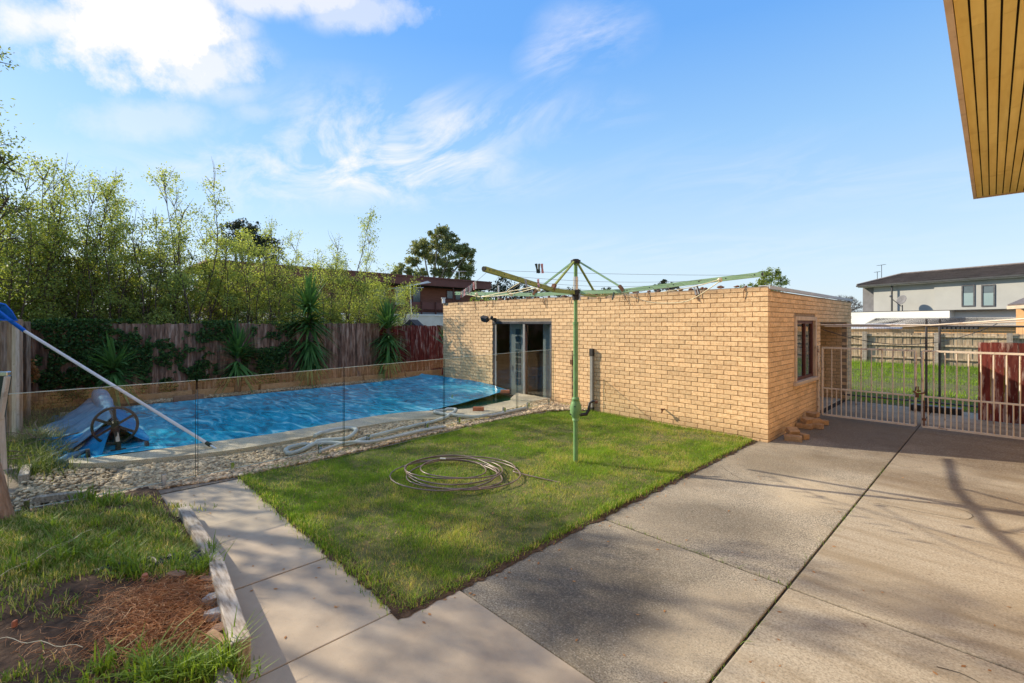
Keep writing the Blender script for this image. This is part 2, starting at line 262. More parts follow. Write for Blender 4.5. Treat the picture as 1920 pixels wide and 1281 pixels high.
mat['deadleaf'] = leafM('dry_orange_leaf', (.28, .13, .05), (.50, .27, .12), .3)
mat['fern'] = leafM('undergrowth_leaf', (.05, .09, .02), (.20, .26, .07), .35, third=(.35, .27, .13))

def coverM():
    m = bpy.data.materials.new('blue_bubble_cover'); m.use_nodes = True; t = m.node_tree; t.nodes.clear()
    N = lambda ty: t.nodes.new(ty); L = t.links.new
    geo = N('ShaderNodeNewGeometry')
    mpn = N('ShaderNodeMapping'); mpn.inputs['Rotation'].default_value = (0, 0, -.55); mpn.inputs['Scale'].default_value = (1.2, 3.6, 1); L(geo.outputs['Position'], mpn.inputs[0])
    n = N('ShaderNodeTexNoise'); n.inputs['Scale'].default_value = 1.2; n.inputs['Detail'].default_value = 4; n.inputs['Distortion'].default_value = 1.6; L(mpn.outputs[0], n.inputs['Vector'])
    n3 = N('ShaderNodeTexNoise'); n3.inputs['Scale'].default_value = .55; n3.inputs['Detail'].default_value = 3; L(geo.outputs['Position'], n3.inputs['Vector'])
    v = N('ShaderNodeTexVoronoi'); v.inputs['Scale'].default_value = 70; L(geo.outputs['Position'], v.inputs['Vector'])
    rp = N('ShaderNodeValToRGB'); e = rp.color_ramp.elements; e[0].position = .34; e[0].color = (.005, .22, .38, 1); e[1].position = .70; e[1].color = (.40, .84, .95, 1)  # palest stop paints glossy sky streaks into the cover colour
    q = e.new(.56); q.color = (.02, .49, .74, 1); L(n.outputs[0], rp.inputs[0])
    b = N('ShaderNodeBsdfPrincipled'); L(rp.outputs[0], b.inputs['Base Color']); b.inputs['Specular IOR Level'].default_value = .55
    mr = N('ShaderNodeMapRange'); mr.inputs[1].default_value = .45; mr.inputs[2].default_value = .6; mr.inputs[3].default_value = .04; mr.inputs[4].default_value = .22; L(n3.outputs[0], mr.inputs[0]); L(mr.outputs[0], b.inputs['Roughness'])
    b1 = N('ShaderNodeBump'); b1.inputs['Distance'].default_value = .03; b1.inputs['Strength'].default_value = .6; L(n.outputs[0], b1.inputs['Height'])
    b2 = N('ShaderNodeBump'); b2.inputs['Distance'].default_value = .0012; b2.inputs['Strength'].default_value = .5; L(v.outputs[0], b2.inputs['Height']); L(b1.outputs[0], b2.inputs['Normal']); L(b2.outputs[0], b.inputs['Normal'])
    o = N('ShaderNodeOutputMaterial'); L(b.outputs[0], o.inputs[0]); return m
mat['cover'] = coverM()
mat['coverback'] = M('rolled_blue_grey_blanket', [(.06, .15, .25), (.12, .26, .38)], scale=5, rough=.9, spec=.02, bump=.002, bscale=150)
mat['coverblue'] = M('blue_blanket_face', [(.008, .14, .34), (.015, .24, .48)], scale=4, rough=.9, spec=.02, bump=.002, bscale=150)

# ------------------------------------------------------------------ mesh builder
worldloc = {}
def link(o): scene.collection.objects.link(o)
class MB:
    def __init__(s): s.v = []; s.f = []; s.m = []; s.r = []; s.sm = []
    def add(s, vs, fs, m=0, r=None, smooth=False):
        n = len(s.v); s.v += [tuple(q) for q in vs]
        rr = random.random() if r is None else r
        for f in fs: s.f.append(tuple(i+n for i in f)); s.m.append(m); s.r.append(rr); s.sm.append(smooth)
        return s
    def box(s, a, b, m=0, r=None):
        x0, y0, z0 = [min(a[i], b[i]) for i in range(3)]; x1, y1, z1 = [max(a[i], b[i]) for i in range(3)]
        return s.add([(x0, y0, z0), (x1, y0, z0), (x1, y1, z0), (x0, y1, z0), (x0, y0, z1), (x1, y0, z1), (x1, y1, z1), (x0, y1, z1)],
                     [(0, 3, 2, 1), (4, 5, 6, 7), (0, 1, 5, 4), (1, 2, 6, 5), (2, 3, 7, 6), (3, 0, 4, 7)], m, r)
    def obox(s, c, ax, ay, az, m=0, r=None):
        c = Vector(c); ax = Vector(ax); ay = Vector(ay); az = Vector(az)
        vs = [c+sx*ax+sy*ay+sz*az for sz in (-1, 1) for sx, sy in ((-1, -1), (1, -1), (1, 1), (-1, 1))]
        return s.add(vs, [(0, 3, 2, 1), (4, 5, 6, 7), (0, 1, 5, 4), (1, 2, 6, 5), (2, 3, 7, 6), (3, 0, 4, 7)], m, r)
    def beam(s, p, q, w, h, up=(0, 0, 1), m=0, r=None):
        p = Vector(p); q = Vector(q); d = (q-p); L_ = d.length; d = d/L_; up = Vector(up)
        sd = d.cross(up); sd = sd.normalized() if sd.length > 1e-4 else Vector((1, 0, 0)); u = sd.cross(d).normalized()
        return s.obox((p+q)/2, d*L_/2, sd*w/2, u*h/2, m, r)
    def tube(s, pts, rad, n=8, m=0, r=None, closed=False, cap=True):
        pts = [Vector(p) for p in pts]; k = len(pts)
        rads = rad if isinstance(rad, (list, tuple)) else [rad]*k
        vs = []; prev = None
        for i, p in enumerate(pts):
            if closed: d = pts[(i+1) % k]-pts[i-1]
            else: d = pts[min(i+1, k-1)]-pts[max(i-1, 0)]
            d = d.normalized() if d.length > 1e-9 else Vector((0, 0, 1))
            if prev is None: a = d.orthogonal().normalized()
            else:
                a = prev-d*prev.dot(d); a = a.normalized() if a.length > 1e-6 else d.orthogonal().normalized()
            prev = a; b = d.cross(a)
            for j in range(n):
                t = 2*PI*j/n; vs.append(p+(a*math.cos(t)+b*math.sin(t))*rads[i])
        fs = []
        for i in range(k if closed else k-1):
            i2 = (i+1) % k
            for j in range(n): fs.append((i*n+j, i*n+(j+1) % n, i2*n+(j+1) % n, i2*n+j))
        s.add(vs, fs, m, r, True)
        if cap and not closed:
            s.add(vs[:n], [tuple(range(n))[::-1]], m, r); s.add(vs[-n:], [tuple(range(n))], m, r)
        return s
    def cyl(s, p, q, rad, n=12, m=0, r=None): return s.tube([p, q], rad, n, m, r)
    def prism(s, poly, z0, z1, m=0, r=None):
        n = len(poly); vs = [(x, y, z0) for x, y in poly]+[(x, y, z1) for x, y in poly]
        return s.add(vs, [tuple(range(n))[::-1], tuple(range(n, 2*n))]+[(i, (i+1) % n, n+(i+1) % n, n+i) for i in range(n)], m, r)
    def sphere(s, c, rx, ry=None, rz=None, n=10, m=0, r=None, jit=0):
        ry = ry or rx; rz = rz or rx; c = Vector(c); vs = []; k = max(4, n//2)
        for i in range(k+1):
            th = PI*i/k
            for j in range(n):
                ph = 2*PI*j/n; q = 1+random.uniform(-jit, jit)
                vs.append(c+Vector((rx*math.sin(th)*math.cos(ph), ry*math.sin(th)*math.sin(ph), rz*math.cos(th)))*q)
        fs = [(i*n+j, (i+1)*n+j, (i+1)*n+(j+1) % n, i*n+(j+1) % n) for i in range(k) for j in range(n)]
        return s.add(vs, fs, m, r, jit == 0)
    def grid(s, fn, nu, nv, m=0, r=None, smooth=True):
        vs = [fn(i/(nu-1), j/(nv-1)) for i in range(nu) for j in range(nv)]
        return s.add(vs, [(i*nv+j, (i+1)*nv+j, (i+1)*nv+j+1, i*nv+j+1) for i in range(nu-1) for j in range(nv-1)], m, r, smooth)
    def mesh(s, name, mats, origin=(0, 0, 0)):
        me = bpy.data.meshes.new(name); o = origin
        me.from_pydata([(x-o[0], y-o[1], z-o[2]) for x, y, z in s.v], [], s.f)
        for q in mats: me.materials.append(mat[q] if isinstance(q, str) else q)
        me.polygons.foreach_set('material_index', s.m); me.polygons.foreach_set('use_smooth', s.sm)
        a = me.attributes.new('rnd', 'FLOAT', 'FACE'); a.data.foreach_set('value', s.r); me.update(); return me
    def build(s, name, mats, parent=None, loc=None, bevel=0, solid=0):
        if isinstance(mats, str): mats = [mats]
        if parent is not None: org = worldloc[parent.name]
        else: org = tuple(loc) if loc is not None else (0, 0, 0)
        ob = bpy.data.objects.new(name, s.mesh(name, mats, org)); link(ob)
        if parent is not None: ob.parent = parent
        else: ob.location = org
        worldloc[ob.name] = org
        if solid: q = ob.modifiers.new('solid', 'SOLIDIFY'); q.thickness = solid
        if bevel: q = ob.modifiers.new('bevel', 'BEVEL'); q.width = bevel; q.segments = 2; q.limit_method = 'ANGLE'
        return ob
def tag(o, label=None, cat=None, group=None, kind=None):
    if label: o['label'] = label
    if cat: o['category'] = cat
    if group: o['group'] = group
    if kind: o['kind'] = kind
    return o
def thing(name, loc, label, cat, group=None):
    o = bpy.data.objects.new(name, None); link(o); o.location = loc; o.empty_display_size = .2; worldloc[o.name] = tuple(loc)
    return tag(o, label, cat, group)
def struct(o, label=None): o['kind'] = 'structure'; return o
def copy_tree(o, parent=None):
    c = o.copy(); link(c); c.parent = parent
    for ch in o.children: copy_tree(ch, c)
    return c
def npmesh(name, V, K, mats, rnd, origin=(0, 0, 0), smooth=False):
    """V: (N*K,3) verts, K verts per polygon, unshared"""
    me = bpy.data.meshes.new(name); n = len(V)//K
    me.vertices.add(len(V)); me.vertices.foreach_set('co', (V-np.array(origin)).astype(np.float32).ravel())
    me.loops.add(len(V)); me.loops.foreach_set('vertex_index', np.arange(len(V), dtype=np.int32))
    me.polygons.add(n); me.polygons.foreach_set('loop_start', (np.arange(n)*K).astype(np.int32)); me.polygons.foreach_set('loop_total', np.full(n, K, dtype=np.int32))
    for q in mats: me.materials.append(mat[q])
    me.update(calc_edges=True)
    a = me.attributes.new('rnd', 'FLOAT', 'FACE'); a.data.foreach_set('value', np.clip(rnd, 0, 1).astype(np.float32)); return me
def npobj(name, me, parent=None, loc=(0, 0, 0)):
    o = bpy.data.objects.new(name, me); link(o)
    if parent is not None: o.parent = parent; worldloc[o.name] = worldloc.get(parent.name, (0, 0, 0))
    else: o.location = loc; worldloc[o.name] = tuple(loc)
    return o
def unit(a): return a/np.maximum(np.linalg.norm(a, axis=1, keepdims=True), 1e-9)
def leafquads(C, size, aspect=.5, up=0.25, drop=0.0):
    n = len(C); d = unit(rng.normal(size=(n, 3))+np.array([0, 0, -drop])); nn = unit(rng.normal(size=(n, 3))+np.array([0, 0, up]))
    s = unit(np.cross(d, nn)); L_ = (size*rng.uniform(.6, 1.35, n))[:, None]
    V = np.stack([C-d*L_*.5, C+s*L_*aspect*.5, C+d*L_*.5, C-s*L_*aspect*.5], 1)
    return V.reshape(-1, 3)
def vnoise(x, y, sc, seed=0):
    return np.array([mnoise.noise(Vector((a*sc+seed, b*sc-seed, seed*.37))) for a, b in zip(x, y)])
_tab = rng.uniform(-1, 1, (256, 256))
def fnoise(x, y, sc, seed=0):
    X = x*sc+seed*17.3; Y = y*sc+seed*9.1; i = np.floor(X).astype(int); j = np.floor(Y).astype(int); fx = X-i; fy = Y-j
    fx = fx*fx*(3-2*fx); fy = fy*fy*(3-2*fy); g = lambda a, b: _tab[a % 256, b % 256]
    return g(i, j)*(1-fx)*(1-fy)+g(i+1, j)*fx*(1-fy)+g(i, j+1)*(1-fx)*fy+g(i+1, j+1)*fx*fy
def inpoly(x, y, poly):
    c = np.zeros(len(x), bool); n = len(poly)
    for i in range(n):
        x1, y1 = poly[i][:2]; x2, y2 = poly[(i+1) % n][:2]
        k = ((y1 > y) != (y2 > y)) & (x < (x2-x1)*(y-y1)/(y2-y1+1e-12)+x1); c ^= k
    return c
def scatter(poly, n):
    P = np.array([p[:2] for p in poly]); lo = P.min(0); hi = P.max(0); out = []
    tot = 0
    while tot < n:
        q = rng.uniform(lo, hi, (n*2, 2)); q = q[inpoly(q[:, 0], q[:, 1], poly)]; out.append(q); tot += len(q)
    return np.concatenate(out)[:n]

# =================================================================== SETTING
YW = 8.46; XC = -2.60; XL = -11.88; GH = 2.62          # brick garage: front wall plane, near corner, far end, height
g = MB(); g.add([(-400, -400, -.06), (400, -400, -.06), (400, 400, -.06), (-400, 400, -.06)], [(0, 1, 2, 3)])
struct(g.build('ground', 'fardirt'))
# driveway slabs and path slabs with real joints
def slabs(name, m, rects, z=0.0):
    b = MB()
    for x0, x1, y0, y1, dz in rects: b.box((x0, y0, -.055), (x1, y1, z+dz))
    return struct(b.build(name, m, bevel=.006))
J = .0045
xb = lambda y: -1.09+(y-2.57)*.0125
bdr = MB()
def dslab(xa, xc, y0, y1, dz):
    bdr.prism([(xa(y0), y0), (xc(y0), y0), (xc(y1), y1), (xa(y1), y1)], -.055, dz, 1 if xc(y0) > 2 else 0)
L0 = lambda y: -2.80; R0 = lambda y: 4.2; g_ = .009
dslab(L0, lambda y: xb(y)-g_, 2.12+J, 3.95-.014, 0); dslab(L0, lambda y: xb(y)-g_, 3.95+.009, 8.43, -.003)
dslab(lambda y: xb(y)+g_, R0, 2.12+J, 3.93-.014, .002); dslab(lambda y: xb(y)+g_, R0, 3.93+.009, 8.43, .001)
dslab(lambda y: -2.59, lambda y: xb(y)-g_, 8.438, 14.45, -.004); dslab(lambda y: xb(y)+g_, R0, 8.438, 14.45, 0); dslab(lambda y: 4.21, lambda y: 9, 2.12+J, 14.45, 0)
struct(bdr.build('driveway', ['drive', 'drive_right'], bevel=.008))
J = .005
slabs('path', 'path', [(-3.93+J, -2.87-J, .55, 1.66, 0), (-5.33+J, -3.93-J, .60, 1.66, .002), (-6.75, -5.33-J, .70, 1.62, -.004), (-2.87+J, 9, -4, 2.12-J, .002)])
b = MB(); b.box((-2.85, -4.2, -.058), (9.2, 14.5, -.011)); b.box((-6.8, .5, -.058), (-2.852, 1.63, -.011)); struct(b.build('joint_bed', 'joint'))
def th(x, y):
    x = np.asarray(x, float); y = np.asarray(y, float); return .10*np.clip((y-2.0)/5.5, 0, 1)*np.clip((-5.6-x)/1.2, 0, 1)*np.clip((8.9-y)/.9, 0.2, 1)+.055*np.clip((-7.05-x)/.5, 0, 1)
# turf base under the lawn
LAWN = [(-6.80, 1.70), (-6.2, 1.62), (-2.86, 1.66), (-2.80, 2.0), (-2.81, 8.40), (-6.15, 8.40), (-6.62, 7.6), (-6.74, 5.2), (-6.74, 3.4), (-6.70, 2.3)]
def lz(x, y): return .012+th(x, y)+.018*fnoise(x, y, .9, 3)+.012*fnoise(x, y, 3.1, 5)
def lawnpt(i, j):
    y = 1.62+6.8*i; xl = float(np.interp(y, [1.6, 2.3, 5.2, 7.6, 8.42], [-6.82, -6.70, -6.74, -6.62, -6.15])); x = xl+(-2.82-xl)*j
    return (x, y, float(lz(x, y))-.006 if 0 < j < 1 and 0 < i < 1 else float(lz(x, y))-.02)
b = MB(); b.grid(lawnpt, 90, 70); struct(b.build('lawn_soil', 'turf'))
# gravel base, pool surround
# ------------------------------------------------------------------ brick garage
garage = thing('brick_garage', (XC, YW, 0), 'flat roofed garage of pale tan brick beside the lawn and pool', 'garage')
BL, BH, JT = .24, .086, .010
def brickwall(P0, e, nrm_, length, height, openings=(), name='front_wall', broken=0.0, parent=garage, depth=.11, zb=-.05, phase_end=False):
    """e: direction along wall, nrm_: outward normal; bricks are single chamfered blocks with raked joints"""
    b = MB(); e = Vector(e); nn = Vector(nrm_); P0 = Vector(P0); up = Vector((0, 0, 1))
    rows = int((height-zb)/BH+.5)
    for k in range(rows):
        z0 = zb+k*BH; z1 = min(z0+BH-JT, height); zc = (z0+z1)/2
        s = (length % BL)-BL+((k+1) % 2)*BL/2 if phase_end else -(k % 2)*BL/2
        if s > 0: s -= BL
        while s < length-.01:
            a0 = max(s, 0); a1 = min(s+BL-JT, length); s += BL
            if length-a1 < .012: a1 = length
            if a1-a0 < .03: continue
            segs = [(a0, a1)]
            for (o0, o1, oz0, oz1) in openings:
                if z1 > oz0+.01 and z0 < oz1-.01:
                    ns = []
                    for q0, q1 in segs:
                        if q1 <= o0 or q0 >= o1: ns.append((q0, q1)); continue
                        if q0 < o0-.02: ns.append((q0, o0))
                        if q1 > o1+.02: ns.append((o1, q1))
                    segs = ns
            for q0, q1 in segs:
                if k == rows-1 and random.random() < broken: continue
                off = random.uniform(-.0025, .0025); ch = .004
                def P(sv, zv, d): return P0+e*sv+up*zv+nn*d
                jz = random.uniform(-.0015, .0015); tl = random.uniform(-.0015, .0015)
                top = z1+jz+(random.uniform(-.03, 0) if k == rows-1 and broken else 0)
                fr = [P(q0+ch, z0+ch+jz+tl, off), P(q1-ch, z0+ch+jz-tl, off), P(q1-ch, top-ch-tl, off), P(q0+ch, top-ch+tl, off)]
                md = [P(q0, z0+jz+tl, off-ch), P(q1, z0+jz-tl, off-ch), P(q1, top-tl, off-ch), P(q0, top+tl, off-ch)]
                bk = [P(q0, z0+jz, -depth), P(q1, z0+jz, -depth), P(q1, top, -depth), P(q0, top, -depth)]
                vs = fr+md+bk; fs = [(0, 1, 2, 3)]
                for i in range(4):
                    j = (i+1) % 4; fs += [(4+i, 4+j, j, i), (8+i, 8+j, 4+j, 4+i)]
                b.add(vs, fs, 0)
    # mortar body, recessed, cut round the openings
    openings = [(o[0]-.004, o[1]+.004, o[2]-(.004 if o[2] > 0 else 0), o[3]+.004) for o in openings]
    xs = sorted({.004, length-.004}|{o[0] for o in openings}|{o[1] for o in openings}); zs = sorted({zb, height-.012}|{o[2] for o in openings if o[2] > 0}|{o[3] for o in openings})
    for i in range(len(xs)-1):
        for j in range(len(zs)-1):
            cx_, cz_ = (xs[i]+xs[i+1])/2, (zs[j]+zs[j+1])/2
            if any(o[0] < cx_ < o[1] and o[2] < cz_ < o[3] for o in openings): continue
            c = P0+e*cx_+up*cz_+nn*(-.012-depth/2)
            b.obox(c, e*(xs[i+1]-xs[i])/2, nn*(depth/2-.003), up*(zs[j+1]-zs[j])/2, 1)
    return b.build(name, ['brick', 'mortar'], parent)
DX0, DX1, DZ = -9.56, -7.40, 2.03         # sliding door opening
fl = XC-XL
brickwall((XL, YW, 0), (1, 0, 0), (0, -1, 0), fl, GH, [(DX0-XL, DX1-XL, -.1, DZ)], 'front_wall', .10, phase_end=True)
WY0, WY1, WZ0, WZ1 = 9.93, 11.45, .84, 2.12   # window opening in the side wall
RY0, RY1, RZ = 11.86, 14.55, 1.99
SY = YW+.118; brickwall((XC, SY, 0), (0, 1, 0), (1, 0, 0), 6.50, GH-.06, [(WY0-SY, WY1-SY, WZ0, WZ1), (RY0-SY, RY1-SY, -.1, RZ)], 'side_wall', 0)
brickwall((XC-.118, RY1-.003, 0), (-1, 0, 0), (0, -1, 0), .65, RZ, [], 'reveal_wall', 0, depth=.05)
b = MB(); b.box((XL+.003, YW+.13, 0), (XL+.10, YW+6.6, GH-.1), 0); b.box((XL+.11, YW+6.5, 0), (XC-.13, YW+6.6, GH-.1), 0); b.build('rear_wall', 'orangebrick', garage)
b = MB(); b.box((XL+.12, YW+.13, 2.30), (XC-.13, YW+6.48, 2.38)); b.build('roof', 'corrug', garage)
b = MB(); b.box((XC-.03, YW+.02, GH-.055), (XC+.022, YW+6.63, GH+.004)); b.box((XC-.16, YW+.02, GH-.004), (XC-.03, YW+6.63, GH+.010)); b.build('flashing', 'zinc', garage)
b = MB(); b.box((XL+.12, YW+.2, -.05), (XC-.13, YW+6.5, .02)); b.build('floor_slab', 'path', garage)
# sliding door
dr = MB(); fw = .055; yf = YW+.05
for x in (DX0+.03, DX1-.03): dr.box((x-.03, yf-.03, .02), (x+.03, yf+.05, DZ-.04))
dr.box((DX0, yf-.045, DZ-.065), (DX1, yf+.06, DZ-.003)); dr.box((DX0, yf-.03, .0), (DX1, yf+.05, .06))
door = dr.build('sliding_door', 'bronze', garage, bevel=.003)
b = MB(); xm = -8.36
for a_, c_ in (((xm-.035, yf-.035, .06), (xm+.03, yf-.002, DZ-.07)), ((DX0+.062, yf-.02, .06), (DX0+.12, yf+.012, DZ-.07)), ((DX1-.11, yf+.016, .06), (DX1-.062, yf+.045, DZ-.07))): b = MB(); b.box(a_, c_); b.build('door_stile', 'alu', door, bevel=.002)
b = MB(); b.box((DX0+.12, yf-.004, .06), (xm-.035, yf+.002, DZ-.07)); b.build('pane', 'pane', door)
b = MB(); b.box((xm+.03, yf+.028, .06), (DX1-.11, yf+.034, DZ-.07)); b.build('pane', 'pane', door)
b = MB(); b.box((DX0+.135, yf-.045, .95), (DX0+.16, yf-.022, 1.10)); b.build('handle', 'black', door)
# things seen through the glass
b = MB(); b.box((-9.10, YW+.22, .05), (-8.55, YW+.27, 1.98), 0)
for k in range(8): b.box((-8.86, YW+.205, .35+k*.19), (-8.68, YW+.218, .35+k*.19+.15), 1)
tag(b.build('panelled_door', ['render_grey', 'winglass'], None, (-8.8, YW+.25, .05)), 'white door with a column of small panes standing inside the garage behind the sliding glass', 'door')
b = MB(); b.box((-8.52, YW+.16, .05), (-8.40, YW+.20, 1.95)); tag(b.build('wooden_plank', 'frameb', None, (-8.45, YW+.18, .05)), 'narrow red brown timber panel upright inside the garage behind the door stile', 'plank')
b = MB(); b.box((-7.95, YW+.30, .05), (-7.42, YW+.36, 2.0)); tag(b.build('plaster_board', 'render_grey', None, (-7.7, YW+.33, .05)), 'pale grey board leaning inside the garage behind the right glass pane', 'board')
# window on the side
wf = MB()
T = XC+.028
for y in (WY0+.05, WY1-.05): wf.box((XC-.08, y-.05, WZ0+.03), (T, y+.05, WZ1-.08))
wf.box((XC-.08, WY0, WZ1-.08), (T+.003, WY1, WZ1)); win = wf.build('window', 'trimtan', garage, bevel=.004)
b = MB(); b.box((XC-.06, WY0-.08, WZ0-.035), (T+.04, WY1+.03, WZ0+.028)); b.build('sill', 'trimtan', win, bevel=.004)
b = MB()
y0, y1 = WY0+.102, WY1-.102
for y in (y0+.03, (y0+y1)/2+.06, y1-.06): b.box((XC-.07, y-.035, WZ0+.03), (XC-.015, y+.035, WZ1-.082))
b.box((XC-.07, y0, WZ1-.14), (XC-.018, y1, WZ1-.083)); b.box((XC-.07, y0, WZ0+.03), (XC-.018, y1, WZ0+.09)); b.build('frame', 'frameb', win)
b = MB(); b.box((XC-.05, y0, WZ0+.06), (XC-.045, y1, WZ1-.1)); b.build('pane', 'pane', win)
# roller door
b = MB()
n = 40
for i in range(n):
    z = .02+i*(RZ-.02)/n; b.add([(XC-.62, RY0-.2, z), (XC-.62, RY1, z), (XC-.635, RY1, z+.024), (XC-.635, RY0-.2, z+.024), (XC-.62, RY0-.2, z+.048), (XC-.62, RY1, z+.048)], [(0, 1, 2, 3), (3, 2, 5, 4)])
b.build('roller_door', 'roller', garage)
b = MB(); b.box((XC-.58, RY0-.05, RZ+.003), (XC-.02, RY1+.1, RZ+.09)); b.build('door_lintel', 'groove', garage)
# fittings on the front wall
b = MB(); p = onY(1110, 655, YW-.04)
b.box((p.x-.035, YW-.075, .02), (p.x+.035, YW-.012, 1.38)); b.box((p.x-.045, YW-.085, 1.26), (p.x+.045, YW-.010, 1.42), 1); b.box((p.x-.04, YW-.08, .02), (p.x+.04, YW-.010, .12), 1)
b.build('wall_conduit', ['conduit', 'darkmetal'], garage, bevel=.004)
p = onY(1072, 660, YW-.03)
b = MB(); b.cyl((p.x, YW-.014, .05), (p.x, YW-.014, 1.35), .009, 6); b.box((p.x-.04, YW-.05, 1.03), (p.x+.02, YW-.006, 1.14), 1); b.build('gas_pipe', ['darkmetal', 'rust'], garage)
p = onY(918, 595, YW-.1)
b = MB(); b.box((p.x+.05, YW-.05, 2.03), (p.x+.16, YW-.006, 2.13)); b.tube([(p.x+.1, YW-.05, 2.08), (p.x+.05, YW-.14, 2.10), (p.x-.03, YW-.2, 2.08)], .018, 8)
b.obox((p.x-.06, YW-.22, 2.10), (.09, .02, -.02), (0, .05, .03), (.01, -.03, .055)); b.sphere((p.x+.09, YW-.10, 2.14), .045, n=10); b.build('floodlight', 'darkmetal', garage)
b = MB(); b.tube([(-2.60-1.86, YW-.01, .30), (-2.60-1.86, YW-.09, .30), (-4.46, YW-.12, .25)], .016, 8); b.sphere((-4.46, YW-.12, .31), .022, n=8); b.build('garden_tap', 'rust', garage)
b = MB(); 
b.cyl((XL+.05, YW-.02, GH-.02), (XL+.05, YW-.02, GH+.13), .05, 10); b.cyl((XL+.05, YW-.02, GH+.13), (XL+.05, YW-.02, GH+.15), .075, 10)
b.build('vent_pipe', 'white', garage); b = MB(); b.cyl((XL+2.35, YW+.2, GH-.1), (XL+2.35, YW+.2, GH+.42), .02, 8); b.sphere((XL+2.35, YW+.2, GH+.12), .05, n=8)
b.build('vent_pipe', 'white', garage)
b = MB()
for k in range(60):
    x = random.uniform(XL+1.2, XC-.3); z = GH-random.uniform(.0, .02)
    if k < 44: b.sphere((x, YW+random.uniform(-.0, .1), z+.02), random.uniform(.02, .06), .04, random.uniform(.015, .035), n=6, jit=.3)
    else: b.tube([(x, YW-.006, z), (x+random.uniform(-.03, .03), YW-.02, z-.08), (x+random.uniform(-.06, .06), YW-.012, z-random.uniform(.12, .26))], .006, 4)
tag(b.build('moss_growth', 'rust', garage), kind='stuff')

# ------------------------------------------------------------------ pool
PZ = .15
near_px = [(240, 850), (400, 828), (500, 815), (600, 798), (690, 782), (760, 773), (850, 768), (893, 764), (930, 756), (1000, 741)]
inner = [G(u, v, PZ) for u, v in near_px]
inner = [Vector((-8.75, .02, PZ)), Vector((-8.5, .42, PZ))]+inner[1:]
out_px = [(250, 868), (400, 848), (500, 833), (600, 815), (690, 798), (760, 788), (850, 783), (915, 776), (965, 764), (1022, 748)]
outer = [Vector((-8.45, .02, PZ)), Vector((-8.1, .42, PZ))]+[G(u, v, PZ) for u, v in out_px[1:]]
XF = -13.05
wpl = [(XF, .2, .06)]+[(p.x+.05, p.y, .06) for p in inner]+[(XF, 8.44, .06)]
b = MB(); b.add(wpl, [tuple(range(len(wpl)))]); pw = struct(b.build('pool_water', 'water'))
cop = thing('pool_coping', (-8, 3, 0), 'curved exposed aggregate concrete edge round the pool', 'pool edge')
b = MB()
def strip(b, a, c, z0, z1):
    n = len(a)
    for i in range(n-1):
        q = [a[i], c[i], c[i+1], a[i+1]]
        b.add([(p.x, p.y, z1) for p in q]+[(p.x, p.y, z0) for p in q], [(0, 1, 2, 3), (4, 7, 6, 5), (1, 5, 6, 2), (0, 3, 7, 4)], 0, .5, False)
def smooth(pts, k=5):
    out = []
    n = len(pts)
    for i in range(n-1):
        p0, p1, p2, p3 = pts[max(i-1, 0)], pts[i], pts[i+1], pts[min(i+2, n-1)]
        for j in range(k):
            t = j/k; out.append(.5*((2*p1)+(-p0+p2)*t+(2*p0-5*p1+4*p2-p3)*t*t+(-p0+3*p1-3*p2+p3)*t**3))
    out.append(pts[-1]); return out
si, so_ = smooth(inner), smooth(outer)
strip(b, si, so_, -.03, PZ)
b.build('near_edge', 'coping', cop)
b = MB(); b.box((XF-.32, -.1, -.03), (XF, 8.44, PZ-.01)); b.box((XF-.3, .05, -.03), (-9.2, .35, PZ-.02)); b.build('far_edge', 'coping', cop)
b = MB(); b.add([(p.x-.004, p.y, PZ-.012) for p in si]+[(p.x-.004, p.y, -.2) for p in si], [(i, i+1, len(si)+i+1, len(si)+i) for i in range(len(si)-1)]); b.build('tile_band', 'darkgutter', cop)
def gravpt(i, j):
    y = .1+8.34*i; xr = float(np.interp(y, [.1, 1.6, 2.4, 5.2, 7.6, 8.44], [-6.72, -6.70, -6.66, -6.70, -6.58, -6.1])); xl = float(np.interp(y, [p.y for p in so_], [p.x for p in so_]))-.04; x = xl+(xr-xl)*j
    return (x, y, float(th(x, y))+.006)
gb = MB(); gb.grid(gravpt, 60, 20); gb.grid(lambda i, j: (-14.4+7.7*j, -.9+1.0*i, float(th(-14.4+7.7*j, 0))*.5+.006), 8, 30); struct(gb.build('gravel_bed', 'gravel_base'))
b = MB(); b.prism([(-8.1, 7.75), (-7.45, 7.75), (-7.42, 8.44), (-8.6, 8.44)], .0, PZ+.02); b.build('step_slab', 'coping', cop, bevel=.01)
# floating cover
ce = [G(u, v, .12) for u, v in [(238, 850), (400, 832), (560, 809), (700, 789), (790, 774), (850, 760), (945, 740)]]
cys = [c.y for c in ce]; cxs = [c.x for c in ce]
ys = np.linspace(.25, 8.40, 150)
def coverpt(i, j):
    y = .25+8.13*i; xe = float(np.interp(y, cys, cxs)); xe = xe if y > .7 else min(xe, -8.45)
    x = XF+(xe-XF)*j
    z = .125
    rip = mnoise.noise(Vector((x*.9+y*.5, y*2.4-x*.8, 1)))*.010+mnoise.noise(Vector((x*2+3, y*5, 2)))*.007
    k = max(0, (y-6.2)/2.2); edge = max(0, (XF+.45-x)/.45)
    z += rip*(1-.3*k)+.10*k*k+.05*edge
    if k > 0: z += .03*k*mnoise.noise(Vector((x*2.2, y*1.5, 7)))
    if i == 1: q_ = min(1, max(0, (-8.9-x)/1.2)); z = z*(1-q_)+q_*(.32+.02*mnoise.noise(Vector((x*3, 0, 3))))
    return (x, y+.012*mnoise.noise(Vector((x*3, y, 9))) if i < 1 else YW-.03, z)
b = MB(); b.grid(coverpt, 170, 110)
tag(b.build('pool_cover', 'cover', None, (-10.7, 4.2, .12), solid=.006), 'blue bubble solar blanket floating over the swimming pool', 'pool cover')

